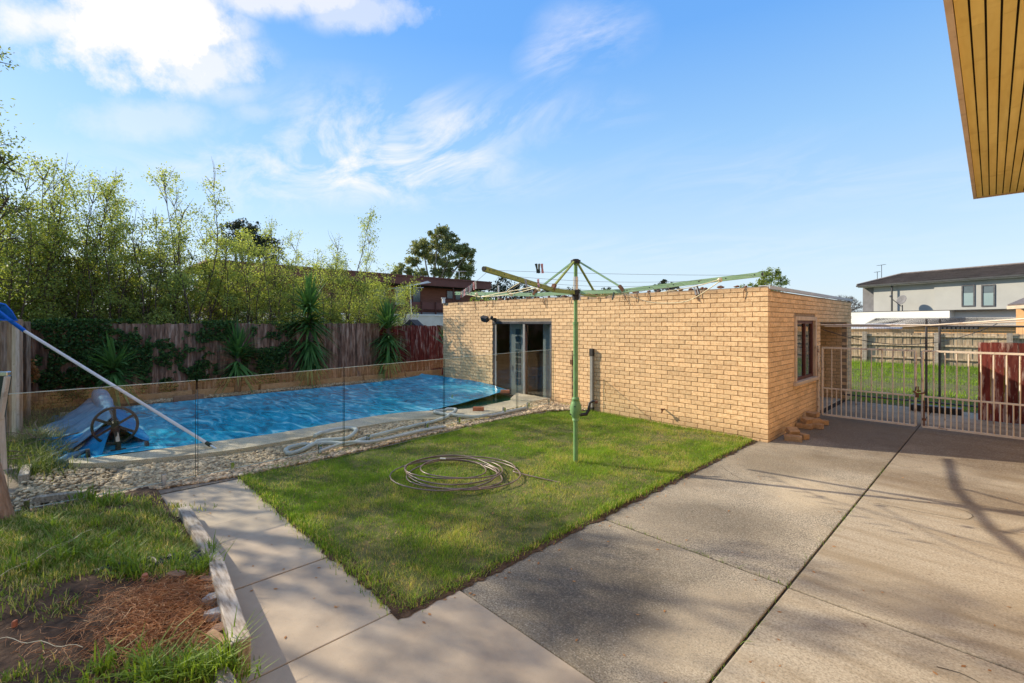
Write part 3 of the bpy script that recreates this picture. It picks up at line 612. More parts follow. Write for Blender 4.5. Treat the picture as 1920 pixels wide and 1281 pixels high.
# gravel pebbles
def pebbles(name, polys, label, z0=.012, smin=.009, smax=.026):
    base = MB(); base.sphere((0, 0, 0), 1, n=6); bv = np.array(base.v); bf = base.f
    import itertools
    P = np.concatenate([scatter(pl, n) for pl, n in polys]); n = len(P)
    uq, inv = np.unique(np.round(bv, 5), axis=0, return_inverse=True); inv = np.array(inv).ravel()
    tri = []
    for f in bf:
        k = [inv[i] for i in f]; kk = []
        for i in k:
            if i not in kk: kk.append(i)
        if len(kk) == 4: tri += [(kk[0], kk[1], kk[2]), (kk[0], kk[2], kk[3])]
        elif len(kk) == 3: tri.append(tuple(kk))
    tri = np.array(tri); s = rng.uniform(smin, smax, n)*rng.choice([1, 1, 1.35], n)
    sc = np.stack([s*rng.uniform(.8, 1.4, n), s*rng.uniform(.7, 1, n), s*rng.uniform(.45, .8, n)], 1)
    th = rng.uniform(0, 2*PI, n); ct, stt = np.cos(th), np.sin(th)
    V = uq[None]*sc[:, None]*(1+rng.uniform(-.12, .12, (n, len(uq), 1)))
    x = V[..., 0]*ct[:, None]-V[..., 1]*stt[:, None]; y = V[..., 0]*stt[:, None]+V[..., 1]*ct[:, None]
    V = np.stack([x+P[:, 0, None], y+P[:, 1, None], V[..., 2]+(z0(P) if callable(z0) else np.full(n, z0))[:, None]+rng.uniform(0, .02, n)[:, None]], -1)
    nv = len(uq); faces = (tri[None]+(np.arange(n)*nv)[:, None, None]).reshape(-1, 3)
    me = bpy.data.meshes.new(name); me.vertices.add(n*nv); me.vertices.foreach_set('co', V.reshape(-1).astype(np.float32))
    me.loops.add(faces.size); me.loops.foreach_set('vertex_index', faces.ravel().astype(np.int32))
    me.polygons.add(len(faces)); me.polygons.foreach_set('loop_start', (np.arange(len(faces))*3).astype(np.int32)); me.polygons.foreach_set('loop_total', np.full(len(faces), 3, dtype=np.int32))
    me.polygons.foreach_set('use_smooth', np.ones(len(faces), bool)); me.materials.append(mat['pebble']); me.update(calc_edges=True)
    a = me.attributes.new('rnd', 'FLOAT', 'FACE'); a.data.foreach_set('value', np.repeat(rng.uniform(0, 1, n), len(tri)).astype(np.float32))
    o = npobj(name, me); tag(o, label, 'gravel', kind='stuff'); return o
nearpoly = [(-6.98, .2), (-6.74, 1.65), (-6.70, 2.8), (-6.74, 4.0), (-6.76, 5.4), (-6.66, 7.4), (-6.2, 8.4), (-7.4, 8.4)]+[(p.x+.02, p.y) for p in reversed(so_) if p.y < 8.2 and p.y > .5]
pebbles('gravel', [(nearpoly, 26000), ([(-8.2, .5), (-7.0, .3), (-7.0, -.5), (-8.0, -.4), (-9.0, -.1)], 1100)], 'cream pebbles between the pool edge and the glass fence', lambda P: th(P[:, 0], P[:, 1])+.012)
pebbles('gravel', [([(XF-.75, 1.2), (XF-.32, 1.2), (XF-.32, 8.4), (XF-.75, 8.4)], 2600)], 'strip of white pebbles behind the far pool edge', .15)
b = MB(); b.box((XF-1.2, -.5, -.03), (XF-.34, 8.44, .14)); struct(b.build('garden_bed', 'soil'))
# low tan strips added behind the pebbles, standing in for a glass reflection
for y0 in np.arange(.8, 8.3, 1.5):
    b = MB(); b.obox((XF-.80, y0+.73, .21), (.04, 0, 0), (random.uniform(-.02, .02), .72, 0), (0, 0, .10))
    tag(b.build('reflection_strip', 'tanblock', None, (XF-.8, y0+.7, .12), bevel=.008), 'low tan strip behind the white pebbles standing in for a glass fence reflection', 'sleeper', 'tan strips standing in for a glass reflection')
p = G(352, 746, .2); b = MB(); b.obox((XF-.2, p.y, .21), (.06, 0, 0), (0, .30, 0), (0, 0, .065)); tag(b.build('timber_offcut', 'brownstone', None, (XF-.2, p.y, .15), bevel=.006), 'short dark brown timber block on the far pool edge', 'timber')

# ------------------------------------------------------------------ glass fence
GX = lambda y: -6.93
GZ = lambda y: .02+.115*max(0, min(1, (y-1.5)/6.0))
def gy(u): # where a sight line meets the glass plane
    return onX(u, 700, -6.93).y
cuts = [(16, 366, [50, 307], 'first glass pool fence panel from the left, in front of the blanket roller'), (371.5, 643, [435, 600], 'second glass pool fence panel from the left, by the end of the white pole'),
        (646, 831, [690, 800], 'middle glass pool fence panel, in front of the grey hose loops'), (834, 968, [860, 945], 'fourth glass pool fence panel from the left, by the red brick on the pool edge'), (971, 1037, [990, 1030], 'glass pool fence panel nearest the brick garage wall')]
for u0, u1, sp, lab in cuts:
    y0, y1 = gy(u0), gy(u1); gx = -6.93; z0, z1 = GZ(y0), GZ(y1)
    t = thing('glass_panel', (gx, (y0+y1)/2, 0), lab, 'glass fence panel', 'frameless glass pool fence panels')
    def gp(b, xa, xb, ya, yb, lo, hi):
        za, zb2 = GZ(ya), GZ(yb); b.add([(xa, ya, za+lo), (xb, ya, za+lo), (xb, yb, zb2+lo), (xa, yb, zb2+lo), (xa, ya, za+hi), (xb, ya, za+hi), (xb, yb, zb2+hi), (xa, yb, zb2+hi)], [(0, 3, 2, 1), (4, 5, 6, 7), (0, 1, 5, 4), (1, 2, 6, 5), (2, 3, 7, 6), (3, 0, 4, 7)])
    b = MB(); gp(b, gx-.006, gx+.006, y0, y1, .06, 1.25); b.build('pane', 'glass', t)
    b = MB(); gp(b, gx-.0065, gx+.0065, y0-.006, y0-.0005, .06, 1.25); b.build('pane_edge', 'glassedge', t); b = MB(); gp(b, gx-.0065, gx+.0065, y1+.0005, y1+.006, .06, 1.25); b.build('pane_edge', 'glassedge', t)
    b = MB(); gp(b, gx-.0065, gx+.0065, y0, y1, 1.251, 1.258); b.build('pane_edge', 'edgelight', t); b = MB(); gp(b, gx-.0065, gx+.0065, y0, y1, .052, .059); b.build('pane_edge', 'edgelight', t)
    for u in sp:
        y = gy(u); g0 = GZ(y)-.02; x = gx; b = MB(); b.box((x+.008, y-.022, g0), (x+.030, y+.022, g0+.17)); b.box((x-.030, y-.022, g0), (x-.008, y+.022, g0+.17)); b.box((x-.045, y-.035, g0), (x+.045, y+.035, g0+.02))
        b.build('spigot', 'steel', t, bevel=.003)

# ------------------------------------------------------------------ back and side paling fences
XB = XF-1.15
def palings(parent, name, P0, e, nn, length, h, m, wd=.10, z0=0.05, thick=.014, hv=.03):
    b = MB(); s = 0; P0 = Vector(P0); e = Vector(e); nn = Vector(nn)
    while s < length:
        w_ = wd*random.uniform(.85, 1.1); hh = h+random.uniform(-hv, hv*.4); off = (0 if int(s/wd) % 2 else .016)+random.uniform(-.003, .003); tw = random.uniform(-.004, .004)
        c = P0+e*(s+w_/2)+nn*off+Vector((0, 0, (z0+hh)/2))
        b.obox(c, e*(w_*.53)+nn*tw, nn*thick/2, Vector((0, 0, (hh-z0)/2))+e*random.uniform(-.006, .006))
        s += w_*.93
    return b.build(name, m, parent)
fence = thing('paling_fence', (XB, 4, 0), 'tall dark weathered paling fence behind the pool, partly overgrown', 'fence')
palings(fence, 'palings', (XB, -.9, 0), (0, 1, 0), (1, 0, 0), 8.35, 1.98, 'paling')
tag(palings(fence, 'red_palings', (XB, 7.45, 0), (0, 1, 0), (1, 0, 0), 3.6, 1.90, 'redpaling'), 'flaking dark red palings near the garage')
for z in (.4, 1.1, 1.7): b = MB(); b.box((XB-.09, -.9, z-.04), (XB-.04, 11, z+.04)); b.build('rail', 'post', fence)
lf = thing('paling_fence', (-11.5, -.62, 0), 'grey leaning post and paling end of the side fence at the left edge', 'fence')
for i, (u0, u1, vt, m) in enumerate([(2, 8, 603, 'post'), (8, 39, 599, 'trunkred'), (40, 54, 603, 'post')]):
    tt = [7.0, 7.6, 8.6][i]; p, q = atd(u0, vt, tt), atd(u1, vt, tt); w_ = (q-p).length; d = (q-p).normalized(); nn = Vector((-d.y, d.x, 0)); c = (p+q)/2
    b = MB(); b.obox((c.x, c.y, c.z/2), d*w_/2, nn*.04, (0, 0, c.z/2)); b.build('post' if i == 1 else 'paling', m, lf, bevel=.01)
b = MB(); p = atd(33, 640, 7.55); b.obox((p.x+.03, p.y-.02, .98), Vector((CA, SA, 0))*.03, Vector((-SA, CA, 0))*.03, (0, 0, .98)); b.build('batten', 'trimtan', lf)
for z in (.3, 1.6): b = MB(); b.box((-14.2, -.72, z), (-11.9, -.67, z+.1)); b.build('rail', 'post', lf)
palings(lf, 'palings', (-14.2, -.64, 0), (1, 0, 0), (0, 1, 0), 2.35, 1.97, 'paling')

# ------------------------------------------------------------------ foliage builders
def leafmesh(name, C, size, m, aspect=.5, rnd=None, up=.25, drop=0):
    C = np.array(C); r = rng.uniform(0, 1, len(C)) if rnd is None else rnd
    return npmesh(name, leafquads(C, size, aspect, up, drop), 4, [m], r)
def shrub(seed, hgt, spread=.9, stems=6, lsz=.056, dens=1.0, m='shrubleaf', wisp=.3, low=.24):
    random.seed(seed); tr = MB(); C = []; rr = []; off = seed*3.7
    for k in range(stems):
        az = 2*PI*k/stems+random.uniform(-.5, .5); lean = random.uniform(.25, 1.15)*spread; Hh = hgt*(1 if k == 0 else random.uniform(.68, .97)); n = 10
        wob = random.uniform(.04, .14); ph = random.uniform(0, 6)
        pts = [Vector((math.cos(az)*(.06+lean*(i/n)**.8)+wob*math.sin(i*.7+ph), math.sin(az)*(.06+lean*(i/n)**.8)+wob*math.cos(i*.6+ph), Hh*.93*i/n)) for i in range(n+1)]
        tr.tube(pts, [.032*(1-i/n*.85) for i in range(n+1)], 5)
        nb = int(Hh*3.6*dens)
        for q in range(nb+3):
            t = low+(1-low)*((q+random.random())/nb) if q < nb else .99; t = min(t, .995); fi = t*n; i0 = min(int(fi), n-1); base = pts[i0].lerp(pts[i0+1], fi-i0)
            a = random.uniform(0, 2*PI); el = random.uniform(.25, 1.15); L_ = random.uniform(.5, 1.25)*(1.1-.42*t); el = el if t < .97 else random.uniform(.9, 1.5)
            bend = random.uniform(-.1, .35); bp = [base]; d = Vector((math.cos(a)*math.cos(el), math.sin(a)*math.cos(el), math.sin(el)))
            for i in range(4): d = (d+Vector((random.gauss(0, .14), random.gauss(0, .14), bend*.25))).normalized(); bp.append(bp[-1]+d*L_/4)
            tr.tube(bp, [.010, .008, .006, .004, .002], 3, cap=False)
            shade = random.random(); nt = int((9 if t < 1-wisp else 6)*dens)
            for _ in range(nt):
                f = random.uniform(.8, 4); i1 = min(int(f), 3); s0 = bp[i1].lerp(bp[i1+1], f-i1); a2 = random.uniform(0, 2*PI)
                d2 = Vector((math.cos(a2), math.sin(a2), random.uniform(-.3, .9)))*random.uniform(.05, .24); c0 = s0+d2
                if mnoise.noise(c0*1.5+Vector((off, 0, 0))) < (-.17 if t < .55 else -.04): continue
                if random.random() < .4: tr.tube([s0, c0], [.003, .0015], 3, cap=False)
                for _ in range(random.randint(10, 21)):
                    C.append(c0-d2*random.random()*.5+Vector([random.gauss(0, .072) for _ in range(3)])); rr.append(.4*shade+.6*random.random())
    return tr, np.array([tuple(c) for c in C]), np.array(rr), lsz, m
protos = []
def make_shrub(seed, **k):
    tr, C, rr, ls, m = shrub(seed, **k)
    return tr.mesh('trunk', ['bark']), leafmesh('crown', C, ls, m, .55, rr)
SH = [make_shrub(11, hgt=6.0, spread=.95, stems=7, dens=1.05, wisp=.30), make_shrub(12, hgt=5.7, spread=1.0, stems=7, dens=1.05, wisp=.3), make_shrub(13, hgt=5.1, spread=1.0, stems=7, dens=1.15, wisp=.22), make_shrub(14, hgt=3.7, spread=.85, stems=7, dens=1.35, wisp=.15)]
SD = [make_shrub(21, hgt=4.6, spread=1.1, stems=7, dens=1.3, m='shrubleaf_dark', wisp=.1, lsz=.075), make_shrub(22, hgt=4.4, spread=1.1, stems=7, dens=1.3, m='shrubleaf_dark', wisp=.1, lsz=.075)]
def plant_tree(name, meshes, x, y, rz, sc, label, cat, group=None, zsc=None):
    t = thing(name, (x, y, 0), label, cat, group); t.rotation_euler = (0, 0, rz); t.scale = (sc, sc, (zsc or sc))
    for nm, me in zip(('trunk', 'crown'), meshes): npobj(nm, me, t)
    return t
XT = XB-1.2
row = [(10, 0, 1.0, 'leggy'), (60, 0, .99, 0), (105, 1, .98, 0), (155, 0, .95, 0), (205, 1, .97, 0), (250, 2, 1.0, 0), (300, 1, .95, 0), (345, 0, 1.02, 0), (395, 2, .93, 0), (440, 2, .93, 0), (490, 2, .93, 0), (535, 1, .86, 0), (590, 2, .86, 0), (640, 1, 1.0, 0), (690, 3, 1.05, 0), (735, 3, 1.0, 0)]
names = ['leftmost in the hedge row behind the fence', 'second from the left in the hedge row', 'third from the left in the hedge row', 'fourth from the left above the ivied palings', 'fifth from the left above the ivied palings', 'above the strip of bare fence wood', 'left of the tallest airy shrub',
         'tallest, with dark stems showing above the fence', 'in front of the dark distant tree crown', 'right of the dark distant tree crown', 'left of the tall spiky yucca', 'just behind the tall spiky yucca', 'right behind the tall yucca head', 'with a tall airy tip left of the brown house', 'in front of the brown house roof', 'rightmost and lowest, before the brown house window']
for i, (u, k, s, _) in enumerate(row):
    q = onX(u, 600, XT); x = XT+random.uniform(-.3, .3)
    plant_tree('shrub_tree', SH[k], x, q.y, random.uniform(0, 6), s, 'yellow green shrub tree '+names[i], 'tree', 'shrub trees behind the back fence')
back = [(35, 0, 1.0), (120, 1, .98), (190, 0, .95), (262, 1, .93), (330, 0, .86), (420, 1, .88), (510, 0, .84), (610, 1, .80), (680, 0, .72)]
bn = ['leftmost', 'second from left', 'third from left', 'fourth from left', 'in the middle of the row', 'sixth from left', 'left of the tall yucca', 'right of the tall yucca', 'nearest the brown house']
for i, (u, k, s) in enumerate(back):
    q = onX(u, 600, XT-1.3); plant_tree('shrub_tree', SD[k], XT-1.3, q.y, random.uniform(0, 6), s*.9, 'darker bushy tree behind the yellow green hedge, '+bn[i], 'tree', 'dense bushes behind the hedge row')

def lobetree(seed, lobes, nleaf, lsz, m, bark, trunkr=.25, trunkpts=None, shell=.55, drop=.3):
    random.seed(seed); tr = MB(); C = []; rr = []
    base = Vector((0, 0, 0)); vol = sum(l[3]**2 for l in lobes)
    zt = min(l[2]-l[3]*.6 for l in lobes)
    fork = Vector((0, 0, max(zt*.7, .5))); tr.tube([base, fork*.5+Vector((.05, 0, 0)), fork], [trunkr, trunkr*.8, trunkr*.6], 8)
    for (x, y, z, r_) in lobes:
        c = Vector((x, y, z)); mid = fork.lerp(c, .5)+Vector((random.uniform(-.2, .2), random.uniform(-.2, .2), r_*.2))
        tr.tube([fork, mid, c+Vector((0, 0, r_*.3))], [trunkr*.4, trunkr*.25, trunkr*.08], 5)
        n = int(nleaf*r_**2/vol); subs = []
        for _ in range(max(10, int(18))):
            d = Vector([random.gauss(0, 1) for _ in range(3)]).normalized()*r_*random.uniform(shell, 1.0); d.z *= .85; subs.append((c+d, r_*random.uniform(.20, .38), random.random()))
            tr.tube([c+d*.2, c+d], [trunkr*.08, trunkr*.03], 3, cap=False)
        for _ in range(n):
            s = random.choice(subs); d = Vector([random.gauss(0, .55) for _ in range(3)])*s[1]; d.z *= .8
            C.append(tuple(s[0]+d)); rr.append(.5*s[2]+.5*random.random())
    return tr.mesh('trunk', [bark]), leafmesh('crown', C, lsz, m, .42, np.array(rr), drop=drop)
def far_tree(name, u, vtop, vbase_z, X, lobes, *a, label='', cat='tree', t=None, **k):
    pass
# pale gum above the brown house roof
t0 = 62.0; base = atd(812, 600, t0); gumtop = (HY-425)/F*t0+2
lob = []
for (u, v, r_) in [(823, 443, 1.5), (792, 465, 1.5), (850, 470, 1.7), (870, 490, 1.5), (815, 480, 1.7), (835, 505, 1.6), (775, 490, 1.1), (868, 515, 1.3), (790, 515, 1.0), (755, 510, 1.2), (742, 518, .9), (845, 450, 1.1), (880, 475, .9)]:
    q = atd(u, v, t0+random.uniform(-1.5, 1.5)); lob.append((q.x-base.x, q.y-base.y, q.z, r_))
gt = thing('gum_tree', (base.x, base.y, 0), 'large grey green gum tree rising behind the brown house roof', 'tree')
for nm, me in zip(('trunk', 'crown'), lobetree(31, lob, 21000, .34, 'gumleaf', 'palebark', .45)): npobj(nm, me, gt)
def lobes_px(pts, t0, base, jit=1.0): 
    out = []
    for (u, v, r_) in pts: q = atd(u, v, t0+random.uniform(-jit, jit)); out.append((q.x-base.x, q.y-base.y, q.z, r_))
    return out
def pxtree(name, u, t0, pts, nleaf, lsz, m, bark, label, seed, trunkr=.3, drop=.1):
    base = atd(u, 600, t0); t = thing(name, (base.x, base.y, 0), label, 'tree')
    for nm, me in zip(('trunk', 'crown'), lobetree(seed, lobes_px(pts, t0, base), nleaf, lsz, m, bark, trunkr, drop=drop)): npobj(nm, me, t)
    return t
pxtree('dark_tree', 450, 45, [(435, 432, 1.0), (455, 426, 1.1), (480, 438, 1.2), (500, 456, 1.1), (470, 460, 1.6), (440, 458, 1.3), (510, 476, 1.1), (490, 490, 1.6)], 7000, .26, 'darkleaf', 'bark', 'dark rounded tree crown showing over the middle of the hedge', 41)
pxtree('dark_tree', 935, 60, [(925, 545, 1.4), (950, 535, 1.5), (975, 545, 1.4), (905, 560, 1.2), (990, 560, 1.3), (945, 560, 1.8), (915, 575, 1.3)], 5000, .3, 'darkleaf', 'bark', 'dark round tree behind the garage roof below the raised hoist arm', 42)
pxtree('dark_tree', 1045, 80, [(1000, 548, 1.0), (1020, 543, 1.1), (1045, 550, 1.0), (1075, 548, 1.1), (1110, 552, .9), (1140, 547, 1.0), (1165, 552, .8)], 2200, .35, 'darkleaf', 'bark', 'low sparse treetops peeping over the garage behind the hoist hub', 43, drop=-.2)
pxtree('dark_tree', 1248, 85, [(1235, 540, 1.0), (1250, 534, 1.1), (1265, 540, .9)], 2200, .35, 'darkleaf', 'bark', 'small dark treetop over the garage wall under the long hoist arm', 44)
pxtree('green_tree', 1445, 30, [(1430, 520, .5), (1450, 512, .5), (1465, 528, .45), (1440, 535, .6), (1455, 545, .7), (1415, 535, .35), (1395, 542, .3), (1380, 546, .25)], 4200, .13, 'shrubleaf_dark', 'bark', 'bushy green tree top directly above the near garage corner', 45, .12)
pxtree('dark_tree', 930, 32, [(895, 565, .7), (915, 570, .7), (940, 572, .7), (885, 578, .6)], 2600, .14, 'shrubleaf_dark', 'bark', 'low green bush between the brown house and the garage roof', 46, .12)
# bare tree at the right of the garage
bt = thing('bare_tree', tuple(atd(1565, 600, 60).to_2d())+(0,), 'bare twiggy winter tree between the garage and the grey house', 'tree')
tr = MB(); random.seed(5); b0 = Vector(bt.location)
def twig(p, d, L_, r_, dep):
    q = p+d*L_; tr.tube([p, q], [r_, r_*.6], 4, cap=False)
    if dep == 0: return
    for _ in range(4): twig(q, (d+Vector([random.gauss(0, .45) for _ in range(3)])).normalized(), L_*.68, r_*.6, dep-1)
tr.tube([b0, b0+Vector((0, 0, 2.2))], [.2, .14], 6)
for k in range(6): twig(b0+Vector((0, 0, 2.0)), Vector((random.uniform(-1.2, 1.2), random.uniform(-1.2, 1.2), 1)).normalized(), 1.5, .07, 4)
tr.build('branches', 'bark', bt)
# tall dark tree at left edge and garden trees outside the frame that shade the foreground
lt = thing('overhanging_tree', (-13.6, -2.3, 0), 'tall dark leafy tree leaning in at the left edge of the photo', 'tree')
lob = [(x-(-13.6), y+2.3, z, r_) for (x, y, z, r_) in [(*atd(-30, 380, 9.2), .9), (*atd(8, 450, 9.3), .7), (*atd(-60, 280, 9), .9), (*atd(5, 310, 8.9), .55), (*atd(18, 385, 8.8), .6), (*atd(-15, 520, 9.3), .7), (*atd(-28, 110, 8.4), .42), (*atd(30, 400, 10), .55), (*atd(-80, 180, 8.6), .7), (-14.2, -3.6, 4.4, 1.2), (-13.8, -4.4, 5.6, 1.4), (-13.2, -4.8, 3.6, 1.3)]]
for nm, me in zip(('trunk', 'crown'), lobetree(51, lob, 10500, .07, 'shrubleaf_dark', 'bark', .16, shell=.3, drop=0)): npobj(nm, me, lt)
st_ = thing('garden_tree', (-12.6, -3.1, 0), 'broad garden tree beyond the left fence that shades the near lawn', 'tree')
lob = [(0, 0, 6.6, 1.1), (.1, 1.3, 6.0, .95), (-.2, 1.6, 5.0, .8), (.3, .7, 5.0, 1.0), (0, -1.1, 5.6, 1.1), (-.5, -2.4, 5.0, 1.1), (.5, -.6, 7.8, 1.0), (-.2, 1.3, 7.6, .8), (.1, -2.2, 6.9, 1.1), (.4, -3.2, 4.0, 1.0), (.2, -1.0, 3.9, .9), (-.3, 1.3, 3.7, .8)]
for nm, me in zip(('trunk', 'crown'), lobetree(52, lob, 8500, .11, 'shrubleaf_dark', 'bark', .2, shell=.4, drop=0)): npobj(nm, me, st_)
st2 = copy_tree(st_); st2.location = (-9.4, -6.6, .4); st2.rotation_euler = (0, 0, .8); st2['label'] = 'broad garden tree left of the house that shades the near concrete'

# ------------------------------------------------------------------ yuccas
def yucca(u, X, z0, heads, label, base_v=None):
    q = onX(u, 700, X); t = thing('yucca', (X, q.y, .1), label, 'yucca', 'spiky yuccas along the back fence'); o = Vector((X, q.y, 0))
    tk = MB(); tk.tube([o+Vector((0, 0, .05)), o+Vector((.02, .03, heads[0][0]*.6)), o+Vector((0, 0, heads[0][0]))], [.09, .07, .06], 8); tk.build('trunk', 'bark', t)
    V = []; rr = []
    for (zc, L_, n, lo_, hi_) in heads:
        for k in range(n):
            el = R(random.uniform(lo_, hi_)); az = random.uniform(0, 2*PI); Ln = L_*random.uniform(.75, 1.1); w_ = .042*random.uniform(.8, 1.15)
            d = Vector((math.cos(az)*math.cos(el), math.sin(az)*math.cos(el), math.sin(el))); sd = Vector((-math.sin(az), math.cos(az), 0)); p = o+Vector((0, 0, zc+random.uniform(-.15, .15)))
            prevl = prevr = None; seg = 4; droop = random.uniform(.1, .35)*(1 if el < 1 else .3); r_ = random.random()
            for i in range(seg+1):
                s = i/seg; c = p+d*Ln*s-Vector((0, 0, droop*Ln*s*s)); ww = w_*(1-s)**.6*(.5+.5*min(1, s*4+.3))
                l, rt = c-sd*ww, c+sd*ww
                if prevl is not None: V += [prevl, prevr, rt, l]; rr.append(.3*random.random()+.7*r_)
                prevl, prevr = l, rt
    V = np.array([tuple(v) for v in V])-np.array([X, q.y, .1]); me = npmesh('leaves', V, 4, ['yucca'], np.array(rr)); npobj('leaves', me, t); return t
YX = XB+.40
yucca(580, YX, 0, [(2.38, 1.08, 150, -5, 85), (2.0, 1.0, 130, -35, 30), (1.4, .9, 110, -62, 0), (.95, .8, 70, -75, -25)], 'tallest spiky yucca with a starburst head over the back fence')
yucca(728, YX, 0, [(1.9, .98, 120, 0, 85), (1.5, .9, 100, -35, 20), (1.0, .8, 90, -68, -5)], 'spiky yucca in front of the red palings near the garage')
yucca(445, YX, 0, [(1.15, .95, 110, 0, 85), (.85, .8, 70, -50, 10)], 'low yucca clump left of the tallest yucca')
yucca(213, YX+.5, 0, [(.95, .85, 80, 0, 80), (.8, .75, 60, -60, 5)], 'short yucca above the blanket roller with pale drooping leaves')
yucca(836, YX+.7, 0, [(1.3, .8, 60, 20, 85)], 'narrow yucca tucked beside the garage corner')

# ------------------------------------------------------------------ ivy and undergrowth
def ivy(u0, u1, ztop, zbot, n, seed, thr=0.0):
    ya, yb = onX(u0, 600, XB).y, onX(u1, 600, XB).y; out = []; r_ = random.Random(seed); tries = 0
    while len(out) < n and tries < n*8:
        tries += 1; y = r_.uniform(ya, yb); z = r_.uniform(zbot, ztop); e_ = min((y-ya)/.5, (yb-y)/.5, 1)
        f = mnoise.noise(Vector((y*1.1, z*1.3, seed)))+.6*mnoise.noise(Vector((y*3.1, z*3.4, seed+5)))+.4*mnoise.noise(Vector((y*8, z*8, seed+9)))+.35*(e_-1)+.12*(z-1)
        if f > thr-.1*r_.random(): out.append((XB+.04+abs(r_.gauss(0, .06)), y, z+.02*f))
    return np.array(out)
C = np.concatenate([ivy(56, 285, 2.08, .15, 7600, 1, -.22), ivy(340, 440, 2.05, .5, 1900, 2, -.02), ivy(470, 560, 2.05, .2, 1900, 3, .02), ivy(270, 360, 1.6, .2, 1100, 4, .05), ivy(430, 540, 1.3, .2, 1500, 5, -.05)])
tag(npobj('ivy', leafmesh('ivy', C, .062, 'ivy', .8)), 'dark green ivy spreading over the left part of the back fence', 'ivy', kind='stuff')
C = []
for (u, v, n) in [(58, 690, 60), (66, 700, 60), (50, 645, 40), (36, 645, 25)]:
    for _ in range(n): C.append(tuple(atd(u+random.gauss(0, 5), v+random.gauss(0, 7), 9.2)))
tag(npobj('dry_vine', leafmesh('dry_vine', C, .07, 'deadleaf', .7)), 'dried orange leaves hanging by the corner fence post', 'dead vine', kind='stuff')
def blades(P, Z, hgt, wid, lean=.5, seg=1):
    n = len(P); az = rng.uniform(0, 2*PI, n); h = hgt; ln = rng.uniform(0, lean, n)*h
    d = np.stack([np.cos(az)*ln, np.sin(az)*ln, h], 1); sd = np.stack([-np.sin(az), np.cos(az), np.zeros(n)], 1)*(wid[:, None] if hasattr(wid, '__len__') else wid)
    b0 = np.stack([P[:, 0], P[:, 1], Z], 1)
    if seg == 1: return np.stack([b0-sd, b0+sd, b0+d], 1).reshape(-1, 3), 3
    mid = b0+d*np.array([.35, .35, .62]); tip = b0+d*np.array([1, 1, .92])
    V = np.stack([b0-sd, b0+sd, mid+sd*.8, mid-sd*.8, mid-sd*.8, mid+sd*.8, tip+sd*.12, tip-sd*.12], 1).reshape(-1, 3)
    return V, 4
# lawn grass
n = 330000; P = scatter(LAWN, n); x, y = P[:, 0], P[:, 1]
cl = .6*fnoise(x, y, 1.5, 1)+.5*fnoise(x, y, 5, 2)+.35*fnoise(x, y, 14, 4)
dry = fnoise(x, y, 2.3, 6)+.6*fnoise(x, y, 9, 7)+.45*np.clip(2.6-y, -1, 1)*0+.25*np.clip((x+4.2)/1.5, -1, 1)
keep = rng.uniform(0, 1, n) < np.clip(.75+.5*cl-.35*np.clip(dry, 0, 1), .15, 1); P, cl, dry = P[keep], cl[keep], dry[keep]; x, y = P[:, 0], P[:, 1]
V, K = blades(P, lz(x, y)-.01, np.clip(.030+.016*cl, .012, .06)*rng.uniform(.6, 1.5, len(P)), .0022, 1.3)
rd = np.clip(.42+.30*cl+rng.normal(0, .17, len(P)), 0, .88); dm = rng.uniform(0, 1, len(P)) < np.clip(.16+.5*dry, .06, .7); rd[dm] = rng.uniform(.93, 1, dm.sum())
tag(npobj('lawn_grass', npmesh('lawn_grass', V, K, ['grass'], rd)), 'short patchy green lawn round the clothes hoist', 'grass', kind='stuff')
b = MB()
def soiledge(p, q, n, w0, inner):
    P_ = [Vector((*p, 0)).lerp(Vector((*q, 0)), i/n) for i in range(n+1)]; d = (P_[1]-P_[0]).normalized(); o_ = Vector((-d.y, d.x, 0))*inner
    prev = None
    for i, c in enumerate(P_):
        w_ = w0*(.6+.8*(mnoise.noise(Vector((c.x*5, c.y*5, 3)))+.5)*.9+.5*mnoise.noise(Vector((c.x*17, c.y*17, 5))))
        a_, c_ = c+o_*max(w_, .004), c-o_*.08; a_.z = .0065; c_.z = .012
        if prev: b.add([prev[0], a_, c_, prev[1]], [(0, 1, 2, 3)])
        prev = (a_, c_)
soiledge((-6.7, 1.645), (-2.80, 1.665), 220, .05, -1); soiledge((-2.80, 1.60), (-2.80, 8.40), 300, .055, -1)
struct(b.build('soil_edge', 'soil'))
# ragged longer grass along the lawn edges
E = []
def edge(a, c, n, off=.05):
    a = np.array(a); c = np.array(c); t = rng.uniform(0, 1, n)[:, None]; return a+(c-a)*t+rng.normal(0, off, (n, 2))
E = np.concatenate([edge((-6.7, 1.66), (-2.88, 1.68), 3200), edge((-2.83, 1.7), (-2.83, 8.3), 4200, .03), edge((-6.8, 1.8), (-7.05, 7.5), 3600, .06), edge((-7, 8.36), (-2.9, 8.36), 2600, .03)])
V, K = blades(E, lz(E[:, 0], E[:, 1])-.01, rng.uniform(.025, .075, len(E)), .0026, 1.3, 2); rd = np.repeat(np.where(rng.uniform(0, 1, len(E)) < .25, rng.uniform(.92, 1, len(E)), rng.uniform(.1, .8, len(E))), 2)
tag(npobj('edge_grass', npmesh('edge_grass', V, K, ['grass'], rd)), 'longer ragged grass tufts fringing the lawn edges', 'grass', kind='stuff')
